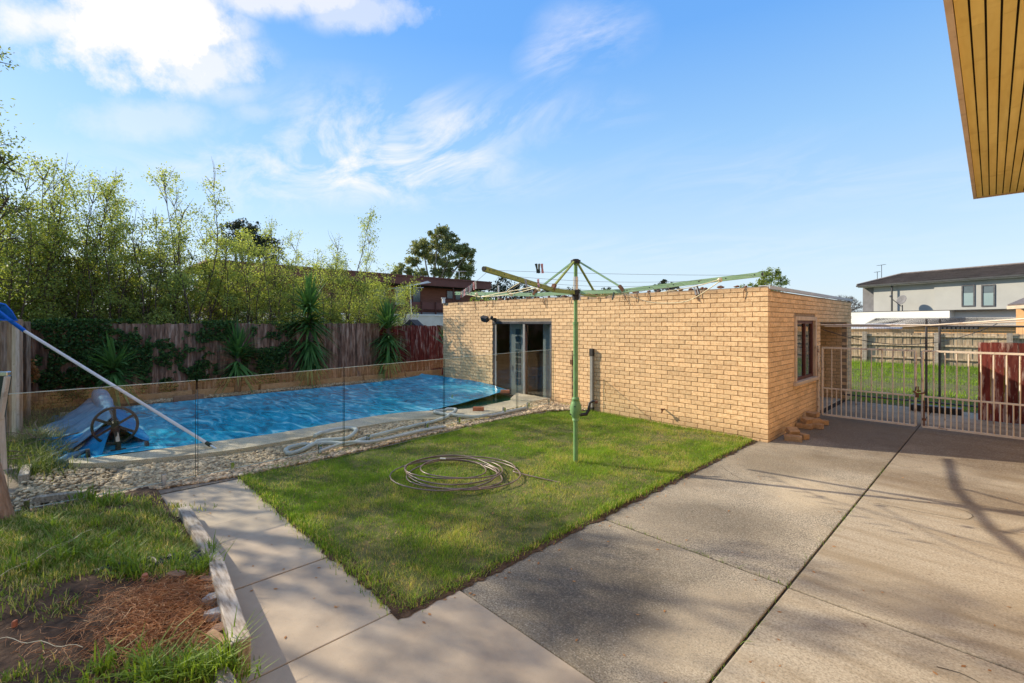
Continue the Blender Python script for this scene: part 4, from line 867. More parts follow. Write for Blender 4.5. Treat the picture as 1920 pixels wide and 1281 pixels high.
# far grass behind the gates
FG = [(-2.2, 14.6), (9, 14.6), (12, 28.3), (-9, 28.3), (-9, 16)]
b = MB(); b.prism([(-9, 14.5), (30, 14.5), (30, 28.6), (-9, 28.6)], -.05, -.005); struct(b.build('far_lawn_soil', 'turf'))
P = scatter(FG, 70000); cl = fnoise(P[:, 0], P[:, 1], .8, 9)+.6*fnoise(P[:, 0], P[:, 1], 3, 8); bare = np.exp(-((P[:, 1]-19)/2.2)**2)
kp = rng.uniform(0, 1, len(P)) < np.clip(.9+.3*cl-.75*bare, .1, 1); P, cl = P[kp], cl[kp]
tall = np.clip((P[:, 1]-24)/4, 0, 1)
V, K = blades(P, np.zeros(len(P)), (.06+.03*cl+.14*tall)*rng.uniform(.6, 1.4, len(P)), .009, .9); 
tag(npobj('far_grass', npmesh('far_grass', V, K, ['fargrass'], np.clip(.5+.3*cl+rng.normal(0, .2, len(P)), 0, 1))), 'bright green sunlit grass beyond the gates', 'grass', kind='stuff')

# ------------------------------------------------------------------ front left garden bed
BED = [(-7.3, .80), (-5.7, .80), (-4.4, .80), (-3.05, .66), (-3.0, .3), (-2.75, -.3), (-2.6, -3), (-9.5, -3), (-9.5, -.5), (-7.0, -.62)]
def bz(x, y):
    return .10+.03*fnoise(x, y, .8, 11)+.02*fnoise(x, y, 2.5, 12)+.012*fnoise(x, y, 9, 13)
gx, gy = np.linspace(-9.5, -2.6, 150), np.linspace(-3, 1.0, 110)
b = MB()
def bedpt(i, j):
    x = -9.5+6.9*i; y = -3+3.84*j; z = float(bz(np.array([x]), np.array([y]))[0])
    if x > -3.05 or y > float(np.interp(x, [-7, -5.7, -4.4, -2.9], [.80, .80, .83, .68])): z = -.04
    if y > .7: z = min(z, .07)
    if x < -6.3: z = z*max(.15, 1-(-6.3-x)*.9)
    return (x, y, z)
b.grid(bedpt, 150, 100); struct(b.build('garden_bed', 'soil'))
tz = .17
def sleeper(px, z0, z1, wd, label, m='greytimber', h=None):
    a, c = G(*px[0], z0), G(*px[1], z1); a.z = z0; c.z = z1; b = MB(); hh = h or .16
    d = (c-a).normalized(); sd = d.cross(Vector((0, 0, 1))).normalized(); upv = sd.cross(d)
    b.obox((a+c)/2-upv*hh/2, (c-a)/2, sd*wd/2, upv*hh/2)
    o = b.build('timber_sleeper', m, None, tuple((a+c)/2), bevel=.008); tag(o, label, 'sleeper', 'weathered sleepers edging the garden bed'); return o
sleeper([(345, 950), (396, 1033)], .12, .16, .10, 'short grey sleeper at the far end of the bed edge, by the path corner')
sleeper([(399, 1030), (452, 1200)], .17, .21, .10, 'long silvery sleeper along the concrete path edge of the garden bed', h=.20)
a = G(452, 1200, .20)
b = MB(); b.obox((a.x-.17, a.y-.07, .10), Vector((-.10, -.03, 0)), Vector((.008, -.022, 0)), (0, 0, .07)); tag(b.build('timber_sleeper', 'tanblock', None, (a.x-.17, a.y-.07, .1), bevel=.006), 'short yellowish timber set square behind the end of the long sleeper', 'sleeper', 'weathered sleepers edging the garden bed')
b = MB(); q0, q1 = G(395, 1235, .10), G(432, 1300, .10); b.beam(q0, q1, .07, .08); tag(b.build('timber_sleeper', 'greytimber', None, tuple(q0), bevel=.006), 'pale split timber lying low in the grass at the bottom of the bed', 'sleeper', 'weathered sleepers edging the garden bed')
# weeds
def tufts(centers, per, rad, hmin, hmax, wid):
    P = []; Hh = []
    for (x, y) in centers:
        k = int(per*random.uniform(.6, 1.3)); r_ = rad*random.uniform(.6, 1.3); P.append(rng.normal(0, r_, (k, 2))+np.array([x, y])); Hh.append(rng.uniform(hmin, hmax, k)*random.uniform(.6, 1.2))
    return np.concatenate(P), np.concatenate(Hh)
random.seed(3)
def pxscatter(u0, u1, v0, v1, n, z=.1): return [tuple(G(random.uniform(u0, u1), random.uniform(v0, v1), z))[:2] for _ in range(n)]
cs = pxscatter(0, 380, 965, 1080, 330)+pxscatter(60, 430, 940, 970, 60)+pxscatter(0, 130, 1060, 1150, 30)+pxscatter(250, 470, 1215, 1281, 26)+pxscatter(330, 395, 1040, 1075, 14)+pxscatter(0, 330, 1262, 1300, 10)+pxscatter(120, 290, 935, 955, 14)+pxscatter(0, 100, 955, 1040, 60)
P, Hh = tufts(cs, 34, .06, .02, .085, .004); Z = bz(P[:, 0], P[:, 1])-.01
kk = (P[:, 1] < .80) & (P[:, 0] < -2.85) | (P[:, 0] < -5.7) ; P, Hh, Z = P[kk], Hh[kk], Z[kk]
Z = np.where(P[:, 1] > .72, .03, Z); Z = np.where(P[:, 0] < -6.3, Z*np.clip(1-(-6.3-P[:, 0])*.9, .15, 1), Z)
V, K = blades(P, Z, Hh, .0032, 1.1, 2); rd = np.clip(rng.normal(.48, .22, len(P)), 0, .88); dm = rng.uniform(0, 1, len(P)) < .42; rd[dm] = rng.uniform(.93, 1, dm.sum())
tag(npobj('weed_grass', npmesh('weed_grass', V, K, ['weed'], np.repeat(rd, 2))), 'long green weeds and grass growing in the front garden bed', 'grass', kind='stuff')
lw = pxscatter(330, 470, 1215, 1281, 16)+pxscatter(140, 330, 1245, 1290, 10)+pxscatter(330, 400, 1035, 1080, 9)+pxscatter(225, 262, 1062, 1090, 4)+pxscatter(0, 330, 985, 1075, 26)+pxscatter(120, 290, 932, 955, 8)
P, Hh = tufts(lw, 26, .035, .07, .19, .004); Z = bz(P[:, 0], P[:, 1])-.01; V, K = blades(P, Z, Hh, .0048, 1.5, 2)
tag(npobj('weeds', npmesh('weeds', V, K, ['weed'], np.repeat(np.clip(rng.normal(.55, .2, len(P)), 0, .9), 2))), 'tall bright green weed tufts standing in the front garden bed', 'weeds', kind='stuff')
P = scatter([tuple(G(*q, .1))[:2] for q in [(0, 975), (300, 950), (375, 1030), (240, 1070), (0, 1105)]], 26000)
V, K = blades(P, bz(P[:, 0], P[:, 1])-.008, rng.uniform(.012, .05, len(P)), .0024, 1.4); rd = rng.uniform(.1, .85, len(P)); dm = rng.uniform(0, 1, len(P)) < .42; rd[dm] = rng.uniform(.92, 1, dm.sum())
tag(npobj('thin_grass', npmesh('thin_grass', V, K, ['weed'], rd)), 'short dry and green grass covering the back of the garden bed', 'grass', kind='stuff')
# matted roots / straw
b = MB(); random.seed(9)
PP = []
for (u, v, su, sv, n) in [(300, 1130, 60, 22, 1000), (350, 1110, 38, 14, 550), (285, 1178, 55, 24, 900), (235, 1212, 60, 20, 300), (360, 1170, 32, 22, 420), (100, 1200, 80, 40, 90)]:
    for _ in range(n):
        q = G(random.gauss(u, su), random.gauss(v, sv), .12)
        if q.y < .72 and q.x < -3.1: PP.append((q, (u, su)))
for q, _ in PP:
    z0 = float(bz(np.array([q.x]), np.array([q.y]))[0]); mound = .07*math.exp(-((q.x+3.75)/.55)**2-((q.y-.35)/.4)**2)
    p = Vector((q.x, q.y, z0+random.uniform(0, .02)+mound*random.random())); a = random.gauss(.4, .8); pts = [p]; el = random.uniform(-.2, .6)
    for i in range(4):
        a += random.gauss(0, .55); el += random.gauss(-.12, .4); L_ = random.uniform(.012, .042); pts.append(pts[-1]+Vector((math.cos(a)*L_, math.sin(a)*L_, math.sin(el)*L_*.7)))
    for s in pts: s.z = max(s.z, z0-.004)
    b.tube(pts, [.0016, .0015, .0013, .0011, .0007], 3, cap=False)
tag(b.build('dead_roots', 'straw', None), 'heap of matted reddish brown dead roots on the dark soil', 'dead roots', kind='stuff')
# stones, bricks, plastic in the bed
def lump(name, u, v, z, sx, sy, sz, m, label, cat, group=None, rot=None):
    q = G(u, v, z); b = MB(); a = random.uniform(0, 3) if rot is None else rot; pts = []
    n = 7; ph = [random.uniform(.75, 1.15) for _ in range(n)]
    e1, e2 = Vector((math.cos(a), math.sin(a), 0)), Vector((-math.sin(a), math.cos(a), 0))
    poly = [e1*math.cos(2*PI*i/n)*sx*ph[i]+e2*math.sin(2*PI*i/n)*sy*ph[i] for i in range(n)]
    vs = [q+p+Vector((0, 0, -.02)) for p in poly]+[q+p*.9+Vector((0, 0, sz+random.uniform(-.006, .006))) for p in poly]
    b.add(vs, [tuple(range(n))[::-1], tuple(range(n, 2*n))]+[(i, (i+1) % n, n+(i+1) % n, n+i) for i in range(n)])
    return tag(b.build(name, m, None, tuple(q), bevel=.005), label, cat, group)
lump('flat_stone', 402, 1125, .12, .10, .06, .03, 'stone', 'pale grey flat stone against the middle of the long sleeper', 'stone')
lump('flat_stone', 412, 1152, .12, .11, .06, .03, 'stone', 'white flat stone lying nearer the camera against the long sleeper', 'stone')
lump('flat_stone', 418, 1182, .12, .10, .05, .03, 'brownstone', 'brown slab piece nearest the end of the long sleeper', 'stone')
lump('broken_paver', 330, 1082, .12, .08, .05, .03, 'brownstone', 'broken tan paver at the top of the root heap', 'paver', rot=.6)
lump('broken_paver', 390, 1092, .12, .10, .04, .03, 'brownstone', 'dark brown paver between the weeds and the long sleeper', 'paver', rot=.5)
lump('broken_paver', 398, 1108, .12, .09, .045, .03, 'brownstone', 'brown paver just above the pale grey flat stone', 'paver', rot=.5)
lump('clay_lump', 272, 1084, .12, .035, .025, .025, 'redbrickloose', 'small orange clay lump at the edge of the root heap', 'stone')
lump('clay_lump', 27, 1170, .10, .018, .014, .018, 'redbrickloose', 'tiny orange stone on the bare dark soil', 'stone')
b = MB()
pl = [G(u, v, .13) for u, v in [(175, 1068), (250, 1048), (300, 1043), (350, 1036), (385, 1030)]]; pl2 = [G(u, v, .10) for u, v in [(180, 1080), (255, 1068), (305, 1058), (352, 1052), (392, 1042)]]
pls, pl2s = smooth(pl, 8), smooth(pl2, 8)
b.grid(lambda i, j: tuple(pls[round(i*(len(pls)-1))].lerp(pl2s[round(i*(len(pls)-1))], j)+Vector((0, 0, .03*mnoise.noise(Vector((i*14, j*3, 2)))-.002))), len(pls), 7)
tag(b.build('plastic_sheet', 'plasticsheet', None, tuple(pl[2]), solid=.002), 'crumpled black plastic edging showing through the grass', 'plastic sheet')
for k, (p0, p1, lab) in enumerate([((0, 1080), (172, 993), 'long pale dry stalk lying across the grass of the garden bed'), ((0, 1197), (155, 1214), 'thin pale string lying on the bare dark soil')]):
    a, c = G(*p0, .17), G(*p1, .16); b = MB(); pts = [a.lerp(c, i/12)+Vector((0, 0, .012*math.sin(i*1.3))) for i in range(13)]
    b.tube(pts, .0018, 5)
    if k == 0: b.tube([p+Vector((0, .01, .01))*(1+i*.1) for i, p in enumerate(pts[2:11])], .0014, 5)
    tag(b.build('dry_stalk' if k == 0 else 'string', 'rope', None, tuple(a)), lab, 'stalk' if k == 0 else 'string')
# leaning stump and the dark green lidded box at the left edge
b = MB(); b.tube([atd(-22, 860, 4.45), atd(-14, 900, 4.45), atd(-8, 950, 4.45), atd(2, 1000, 4.45)], [.07, .085, .105, .13], 10); tag(b.build('tree_trunk', 'trunkred', None, tuple(G(0, 1000, 0))), 'leaning brown tree trunk at the lower left edge', 'tree trunk')
t = thing('steel_box', tuple(atd(-40, 760, 6)), 'dark green metal box with a timber edge at the left edge below the fence post', 'box')
a, c, d2, e2 = atd(-60, 706, 5.6), atd(14, 706, 5.6), atd(1, 786, 5.6), atd(-60, 800, 5.6); bk = Vector((-SA, CA, 0))*.05
b = MB(); vs = [a, c, d2, e2]; vs += [v+bk for v in vs]; b.add(vs, [(0, 1, 2, 3), (7, 6, 5, 4), (0, 4, 5, 1), (1, 5, 6, 2), (2, 6, 7, 3), (3, 7, 4, 0)]); b.build('body', 'darkgreenbin', t)
b = MB(); b.beam(c+Vector((.012, 0, 0)), d2+Vector((.012, 0, 0)), .05, .03); b.build('timber_edge', 'trimtan', t)
b = MB(); b.obox((a+c)/2+Vector((0, 0, .03))+bk*.4, (c-a)*.5, bk*.6, (0, 0, .03)); b.build('lid', 'steel', t, bevel=.01)
b = MB(); b.beam(atd(3, 782, 5.62), atd(8, 880, 5.62), .05, .05, up=(1, 0, 0)); b.build('leg', 'trimtan', t)

# undergrowth mound inside the pool fence
cs = [tuple(G(random.gauss(62, 26), random.gauss(835, 22), .05))[:2] for _ in range(46)]+pxscatter(55, 110, 850, 900, 14, .02)+pxscatter(60, 140, 735, 800, 20, .1)
P, Hh = tufts(cs, 90, .13, .08, .36, .005); P2, H2 = tufts(pxscatter(120, 165, 855, 885, 9, .02)+pxscatter(172, 232, 868, 884, 9, .02), 70, .06, .04, .13, .005); P = np.concatenate([P, P2]); Hh = np.concatenate([Hh, H2])
V, K = blades(P, np.full(len(P), .02), Hh, .004, 1.6, 2)
k = P[:, 0] > -7.1; 
rd = np.clip(rng.normal(.4, .3, len(P)), 0, 1)
tag(npobj('undergrowth', npmesh('undergrowth', V, K, ['fern'], np.repeat(rd, 2))), 'tangled long leaves and weeds at the left end of the pool', 'undergrowth', kind='stuff')
b = MB(); random.seed(12)
for k in range(34):
    q = G(random.gauss(75, 24), random.gauss(830, 20), .15); a = random.uniform(0, 2*PI); pts = [q]; el = random.uniform(0, .9)
    for i in range(5): a += random.gauss(0, .35); el -= .16; L_ = random.uniform(.07, .16); pts.append(pts[-1]+Vector((math.cos(a)*L_*math.cos(el), math.sin(a)*L_*math.cos(el), math.sin(el)*L_)))
    b.tube(pts, [.010, .009, .007, .006, .004, .002], 5)
tag(b.build('dead_branches', 'post', None), 'tangle of dead grey branches in the undergrowth beside the roller', 'branches', kind='stuff')
for (p0, p1, z, lab, hh) in [((12, 885), (35, 880), .05, 'short dark timber offcut in the undergrowth nearest the left edge', .06), ((44, 898), (50, 878), .12, 'grey square timber stub standing in the undergrowth', .10), ((62, 938), (162, 925), .07, 'long grey timber beam on the pebbles behind the first glass panel', .07)]:
    a, c = G(*p0, z), G(*p1, z); b = MB(); b.beam(a, c, .09, hh); tag(b.build('timber_offcut', 'greytimber', None, tuple(a), bevel=.006), lab, 'timber')

# ------------------------------------------------------------------ blanket roller
hub = atd(218, 797, 6.86); RY = hub.y
rl = thing('blanket_roller', (hub.x, RY, 0), 'pool blanket roller with a black six spoke handwheel and castors', 'pool roller')
gz = .06
c1, c2 = atd(168, 860, 6.55), atd(272, 842, 7.0)
c1.z = gz+.06; c2.z = gz+.06
mid = (c1+c2)/2
b = MB()   # handwheel, plane faces the camera side of the pool
wn_ = Vector((1, -.28, .05)).normalized(); wa = Vector((-wn_.y, wn_.x, 0)).normalized(); wb = wn_.cross(wa)
wc = hub+wn_*.06; RW = .262
b.tube([wc+(wa*math.cos(2*PI*i/40)+wb*math.sin(2*PI*i/40))*RW for i in range(40)], .019, 8, closed=True)
for k in range(6):
    a_ = 2*PI*k/6+PI/2+.05; d = wa*math.cos(a_)+wb*math.sin(a_); b.beam(wc, wc+d*RW, .035, .022, up=wn_)
b.cyl(wc-wn_*.035, wc+wn_*.03, .045, 14); b.build('handwheel', 'black', rl)
b = MB(); b.cyl(Vector((mid.x, mid.y, gz+.02)), Vector((mid.x+.0, mid.y, gz+.20)), .034, 12); b.beam(c1.lerp(c2, .36), c1.lerp(c2, .64), .05, .05); b.build('bracket', 'black', rl); b = MB(); b.cyl((hub.x, RY, hub.z-.13), (hub.x, RY, hub.z+.06), .035, 12); b.build('bracket', 'black', rl)
b = MB(); b.cyl(Vector((mid.x, mid.y, gz+.18)), Vector((hub.x, RY, hub.z-.1)), .024, 12); b.build('upright', 'trimtan', rl)
b = MB(); b.cyl(c1, c2, .017, 10); b.build('axle', 'alu', rl)
for c in (c1, c2):
    d = (c2-c1).normalized(); s = -1 if c is c1 else 1
    b = MB(); b.cyl(c+d*s*.0, c+d*s*.04, .095 if c is c1 else .085, 18); w_ = b.build('castor', 'black', rl, bevel=.006)
far = atd(152, 728, 10.6); tl = Vector((-13.3, RY-.05, hub.z+.03))
b = MB(); b.tube([hub, hub.lerp(tl, .33)], .04, 12); b.build('roller_tube', 'alu', rl)
for k in range(9): b = MB(); q = hub.lerp(tl, .03+.033*k); b.tube([q+Vector((0, .047*math.cos(a_), .047*math.sin(a_))) for a_ in np.linspace(0, 2*PI, 13)[:-1]], .006, 5, closed=True); b.build('strap_winding', 'ribbon', rl)
# blanket: wound part, falling faces
bl = thing('rolled_blanket', (hub.x-1, RY, 0), 'blue grey blanket slumped off the roller onto the ground at the pool end', 'pool blanket')
b = MB(); b.tube([hub.lerp(tl, .30+.7*i/10)+Vector((0, 0, .02*math.sin(i*1.9))) for i in range(11)], [.05, .075, .10, .12, .13, .135, .14, .14, .13, .12, .09], 12); b.build('wound_roll', 'coverback', bl)
def fall(i, j):      # from the roll down towards -Y to the ground, sagging over debris
    x = hub.x-.25-i*3.9; s = j; y = RY-.04-s*(.62+.35*math.sin(i*3)); z = (hub.z)*(1-s)**1.5+.09+.06*math.sin(i*9+s*4)*s+.07*mnoise.noise(Vector((x*2, y*3, 1)))*min(1, s*3)
    return (x+.25*s*(1-i)*.4, y, max(z, .07))
b = MB(); b.grid(fall, 46, 22); b.build('fallen_sheet', 'coverback', bl, solid=.006)
def run(i, j):       # from the roll down to the pool surface
    x = hub.x-.20-i*4.1; s = j; y = RY+.03+s*.42*(1-.2*i); z = .125+(hub.z-.135)*(1-s)**1.8+.012*math.sin(i*23+s*3)*s*(1-s)
    return (x, y, z)
b = MB(); b.grid(run, 46, 16); b.build('lead_sheet', 'coverblue', bl, solid=.006)
def flap(i, j):      # front corner hanging off the end towards the castor
    a_ = Vector((hub.x-.22, RY-.03, hub.z-.02)); e_ = G(190, 858, .10); f_ = G(110, 880, .08); g_ = Vector((hub.x-1.6, RY-.9, .16))
    p = (a_*(1-i)+g_*i)*(1-j)+(e_*(1-i)+f_*i)*j; p.z += .05*math.sin(i*8+j*2)*j*(1-j)*3-.06*math.sin(PI*i)*(1-j)
    return tuple(p)
b = MB(); b.grid(flap, 26, 20); b.build('corner_flap', 'coverblue', bl, solid=.006)
b = MB(); q0, q1 = G(108, 866, .14), G(132, 852, .14); b.tube([G(112, 868, .14), G(128, 857, .15), G(160, 846, .17)], [.055, .05, .03], 10); b.build('loose_roll_end', 'coverback', bl)
for k in range(4):
    a_ = hub.lerp(tl, .05+.07*k); b = MB(); 
    pts = smooth([a_+Vector((0, .04, 0)), a_+Vector((-.05, -.12, -.20)), a_+Vector((.10, -.22, -.28-.02*k)), a_+Vector((.0, -.32, -.40))], 6)
    for i in range(len(pts)-1): b.beam(pts[i], pts[i+1], .022, .004, up=(1, 0, .2))
    b.build('loose_strap', 'ribbon', rl)

# ------------------------------------------------------------------ pool pole with scoop
pt = thing('scoop_net_pole', tuple(G(430, 857, 0)), 'long white telescopic pole with a blue leaf scoop leaning on the corner post', 'pool net')
p0 = G(430, 857, .03); p1 = atd(45, 620, 7.35); p2 = atd(12, 596, 7.1)
b = MB(); b.cyl(p0.lerp(p1, .09), p1, .0225, 12); b.build('pole', 'polewhite', pt)
b = MB(); b.cyl(p0, p0.lerp(p1, .10), .016, 10); b.build('pole_tip', 'alu', pt)
b = MB(); b.cyl(p0.lerp(p1, .085), p0.lerp(p1, .105), .027, 12); b.build('lock_collar', 'black', pt)
b = MB(); b.tube([p1, p2, atd(-10, 578, 6.95)], [.03, .03, .022], 12); b.build('socket', 'blueplastic', pt)
b = MB(); cc = [atd(33, 601, 7.2), atd(22, 584, 7.15), atd(10, 571, 7.1), atd(-12, 566, 7.0), atd(-60, 560, 6.9), atd(-60, 596, 6.9), atd(-8, 600, 7.0)]
ap = atd(-20, 592, 7.25)
nn = len(cc)
b.tube(cc, .012, 6, closed=True); b.build('scoop_rim', 'blueplastic', pt)
b = MB(); b.add([tuple(c) for c in cc]+[tuple(ap)], [(i, (i+1) % nn, nn) for i in range(nn)]); b.build('net', 'netting', pt, solid=.004)

# ------------------------------------------------------------------ hoses, loose bricks
hp = [(1033, 690+80), (1010, 771), (985, 772), (955, 778), (925, 784), (895, 788), (860, 788), (830, 785), (815, 781), (838, 779), (855, 780), (845, 787), (815, 796), (780, 803), (740, 813), (700, 822), (660, 832), (615, 833), (580, 837), (548, 843), (536, 848), (545, 850), (565, 845), (600, 833), (650, 827), (668, 815), (655, 810), (620, 814), (590, 826)]
gzf = lambda v: .045
pts = smooth([G(u, v, .09) for u, v in hp[2:]], 8)
for i, p in enumerate(pts): p.z = float(th(p.x, p.y))+.075+.02*(i % 37 > 18)
rad = [.035 if i % 2 else .031 for i in range(len(pts))]
b = MB(); b.tube(pts, rad, 10); tag(b.build('pool_hose', 'poolhose', None, tuple(pts[40])), 'grey ribbed vacuum hose looped on the pebbles behind the glass fence', 'hose')
pts = smooth([G(u, v, .12) for u, v in [(600, 846), (650, 830), (700, 828), (760, 815), (800, 806), (835, 800)]], 8); b = MB(); b.tube(pts, .024, 8)
hs_ = b.build('pool_hose', 'poolhose', None, tuple(pts[0])); tag(hs_, 'second shorter grey hose lying beside the long looped hose', 'hose')
# garden hose coil
random.seed(21); c0 = G(862, 888, .04); pts = []
turns = 6.3; n = 190
C0 = G(855, 893, 0); ax_u = (G(975, 893, 0)-G(755, 893, 0))/2; ax_v = (G(862, 858, 0)-G(862, 925, 0))/2
for i in range(n):
    t = i/n*turns*2*PI; k = i/n
    rr_ = 1.0-.34*k+.05*math.sin(t*.37+1)
    cxo = .13*math.sin(k*11)*(1 if k < .8 else .4)-.10*k+.05*math.sin(t*2.3); cyo = .16*math.cos(k*8)+.16*k+.05*math.sin(t*1.7+2)
    pts.append(C0+ax_u*(rr_*math.cos(t)+cxo)+ax_v*(rr_*math.sin(t)*(.95-.05*k)+cyo)+Vector((0, 0, .035+.05*k*abs(math.sin(t*.5)))))
last = pts[-1]; tail = [G(975, 888, .03), G(1010, 896, .02), G(1050, 905, .015)]
b = MB(); b.tube(tail[::-1]+smooth([tail[0], G(962, 884, .035), pts[0]], 3)[1:]+pts[1:], .0085, 8)
cn = thing('garden_hose', tuple(C0), 'coiled brown garden hose lying on the lawn', 'garden hose'); b.build('hose', 'hose', cn)
b = MB(); q = pts[-1]; b.cyl(q, q+(pts[-1]-pts[-2]).normalized()*.08, .012, 10); b.build('connector', 'white', cn)
def brick1(u, v, z, rz, m, label, tilt=0, group=None, s=1, name='loose_brick', broken=0):
    q = G(u, v, z); b = MB(); M3 = Matrix.Rotation(rz, 3, 'Z') @ Matrix.Rotation(tilt, 3, 'X')
    L_ = .115*s*(1-broken); vs = [(-L_, -.055*s, 0), (L_*(1-broken*.3), -.055*s, 0), (L_, .055*s, 0), (-L_, .055*s, 0)]
    vs = vs+[(x, y, .076*s) for x, y, _ in vs]; vs = [M3 @ Vector(v_)+q for v_ in vs]
    b.add(vs, [(0, 3, 2, 1), (4, 5, 6, 7), (0, 1, 5, 4), (1, 2, 6, 5), (2, 3, 7, 6), (3, 0, 4, 7)])
    return tag(b.build(name, m, None, tuple(q), bevel=.006), label, 'brick', group)
brick1(897, 770, PZ, A-.0, 'redbrickloose', 'red clay brick on the near pool edge by the fourth glass panel')
brick1(947, 737, PZ+.05, A, 'redbrickloose', 'red clay brick weighing down the far corner of the pool cover by the sliding door')
b = MB(); q = G(848, 742, .22); b.add([tuple(q+Vector(v)) for v in [(-.03, -.02, -.05), (.03, -.01, -.05), (0, .03, -.05), (.0, 0, .07)]], [(0, 1, 3), (1, 2, 3), (2, 0, 3), (0, 2, 1)]); tag(b.build('chlorine_floater', 'green', None, tuple(q), bevel=.01), 'small pointed green floater on the pool cover', 'pool floater')
for (u, v, z, rz, tilt, br, lab) in [(1487, 826, 0, .3, .12, 0, 'tan brick nearest the garage corner in the rubble heap'), (1503, 822, .0, -.5, 0, .2, 'broken tan brick lying in front of the rubble heap'), (1485, 812, .09, .9, .5, .25, 'tan brick tipped up against the one nearest the corner'), (1508, 803, .0, .2, 0, 0, 'tan brick flat against the wall in the middle of the rubble'),
      (1511, 792, .10, 1.2, .3, .3, 'small pale brick half perched on the middle of the rubble'), (1530, 803, .0, .1, 0, .1, 'tan brick below the gate hinge post'), (1525, 793, .08, .5, 0, 0, 'upper tan brick in the stack beside the gate post'), (1524, 781, .16, -.2, .15, .2, 'topmost tan brick of the rubble heap'), (1540, 796, .0, .8, 0, .1, 'tan brick at the far end of the rubble under the gate')]:
    brick1(u, v, z, rz, 'tanblock', lab, tilt, 'loose bricks piled by the gate', 1.12, broken=br)

# ------------------------------------------------------------------ rotary clothes hoist
hb = Vector((*w2(.905, 6.57), 0)); hz = 2.43
ho = thing('clothes_hoist', tuple(hb), 'green rotary clothes hoist standing in the middle of the lawn', 'clothes hoist')
b = MB(); b.cyl(hb+Vector((0, 0, -.05)), hb+Vector((0, 0, .62)), .034, 16); b.cyl(hb+Vector((0, 0, .92)), hb+Vector((0, 0, 2.0)), .034, 16); b.build('post', 'green', ho)
b = MB(); b.cyl(hb+Vector((0, 0, 2.0)), hb+Vector((0, 0, 2.86)), .027, 16); b.cyl(hb+Vector((0, 0, 1.97)), hb+Vector((0, 0, 2.01)), .040, 16); b.build('inner_mast', 'green', ho)
b = MB(); prof = [(.60, .045), (.63, .05), (.635, .042), (.66, .058), (.72, .078), (.80, .082), (.87, .062), (.90, .048), (.905, .055), (.93, .05), (.94, .036)]
b.tube([hb+Vector((0, 0, z)) for z, _ in prof], [r_ for _, r_ in prof], 18)
for k in range(6): a_ = k*PI/3; b.cyl(hb+Vector((math.cos(a_)*.07, math.sin(a_)*.07, .70+.12*(k % 2))), hb+Vector((math.cos(a_)*.09, math.sin(a_)*.09, .70+.12*(k % 2))), .009, 6, 1)
hs2 = b.build('crank_housing', ['green', 'darkmetal'], ho)
rt = Vector((CA, SA, 0)); b = MB()
b.tube([hb+rt*.06+Vector((0, 0, .69)), hb+rt*.15+Vector((0, 0, .70)), hb+rt*.185+Vector((0, 0, .76)), hb+rt*.20+Vector((0, 0, .86)), hb+rt*.25+Vector((0, 0, .885)), hb+rt*.285+Vector((0, 0, .875))], [.024, .026, .022, .019, .017, .020], 10); cr = b.build('crank_handle', 'darkmetal', ho)
b = MB(); b.cyl(hb+rt*.27+Vector((0, 0, .875)), hb+rt*.31+Vector((0, 0, .870)), .022, 10); b.build('grip', 'rust', cr)
b = MB(); b.cyl(hb+Vector((0, 0, 2.84)), hb+Vector((0, 0, 2.885)), .07, 16); b.cyl(hb+Vector((0, 0, 2.885)), hb+Vector((0, 0, 2.90)), .045, 16); b.build('top_cap', 'darkmetal', ho)
b = MB(); b.cyl(hb+Vector((0, 0, hz-.04)), hb+Vector((0, 0, hz+.03)), .075, 16); b.cyl(hb+Vector((0, 0, hz-.11)), hb+Vector((0, 0, hz-.04)), .05, 14); b.cyl(hb+Vector((0, 0, hz+.03)), hb+Vector((0, 0, hz+.22)), .036, 14, 1); b.build('hub', ['darkmetal', 'alu'], ho)
ends = {'A': Vector((*w2(-.27, 4.73), 2.547)), 'C': Vector((*w2(2.81, 5.25), 2.547)), 'B': Vector((*w2(-.94, 7.89), 2.547)), 'D': Vector((*w2(2.10, 8.41), 2.545))}
ends['B'].z = 2.50
arm_m = {'A': 'olive', 'C': 'palegreen', 'B': 'palegreen', 'D': 'olive'}; knee = {}
for k in 'ABCD':
    e_ = ends[k]; d = (e_-hb); d.z = 0; Ln = d.length; d = d/Ln; kn = hb+d*.68+Vector((0, 0, hz-.01)); knee[k] = kn
    b = MB(); s0 = hb+d*.05+Vector((0, 0, hz-.005)); b.beam(s0, kn+d*.02, .036, .052); b.beam(kn-d*.01, e_+d*.03, .038, .052)
    for q in np.linspace(.05, .97, 6): c = kn.lerp(e_, q); sd = Vector((-d.y, d.x, 0)); b.cyl(c-sd*.0205, c+sd*.0205, .008, 6, 1)
    b.cyl(e_+d*.02, e_+d*.036, .026, 8, 1)
    arm = b.build('arm', [arm_m[k], 'darkmetal'], ho)
    b = MB(); b.beam(hb+d*.045+Vector((0, 0, 2.865)), kn+Vector((0, 0, .05)), .024, .024); st_r = b.build('strut', 'palegreen' if k in 'BC' else 'olive', ho)
    b = MB(); b.beam(kn-d*.03+Vector((0, 0, .075)), kn+d*.03+Vector((0, 0, -.0)), .05, .04); b.build('strut_bracket', 'rust', st_r)
ln = MB(); order = 'ACDB'
def sagline(p, q, sag, n=12): return [p.lerp(q, i/n)-Vector((0, 0, sag*4*(i/n)*(1-i/n))) for i in range(n+1)]
lines = {}
for fr_ in (.97, .80, .62, .45):
    for i in range(4):
        a_, c_ = order[i], order[(i+1) % 4]
        P_ = lambda k: knee[k].lerp(ends[k], (fr_-.25)/.75)+Vector((0, 0, .0))
        L_ = sagline(P_(a_), P_(c_), .015 if fr_ > .9 else .05); lines[(a_+c_, fr_)] = L_
        ln.tube(L_, .0022, 4, cap=False)
ln.build('line_wire', 'wire', ho)
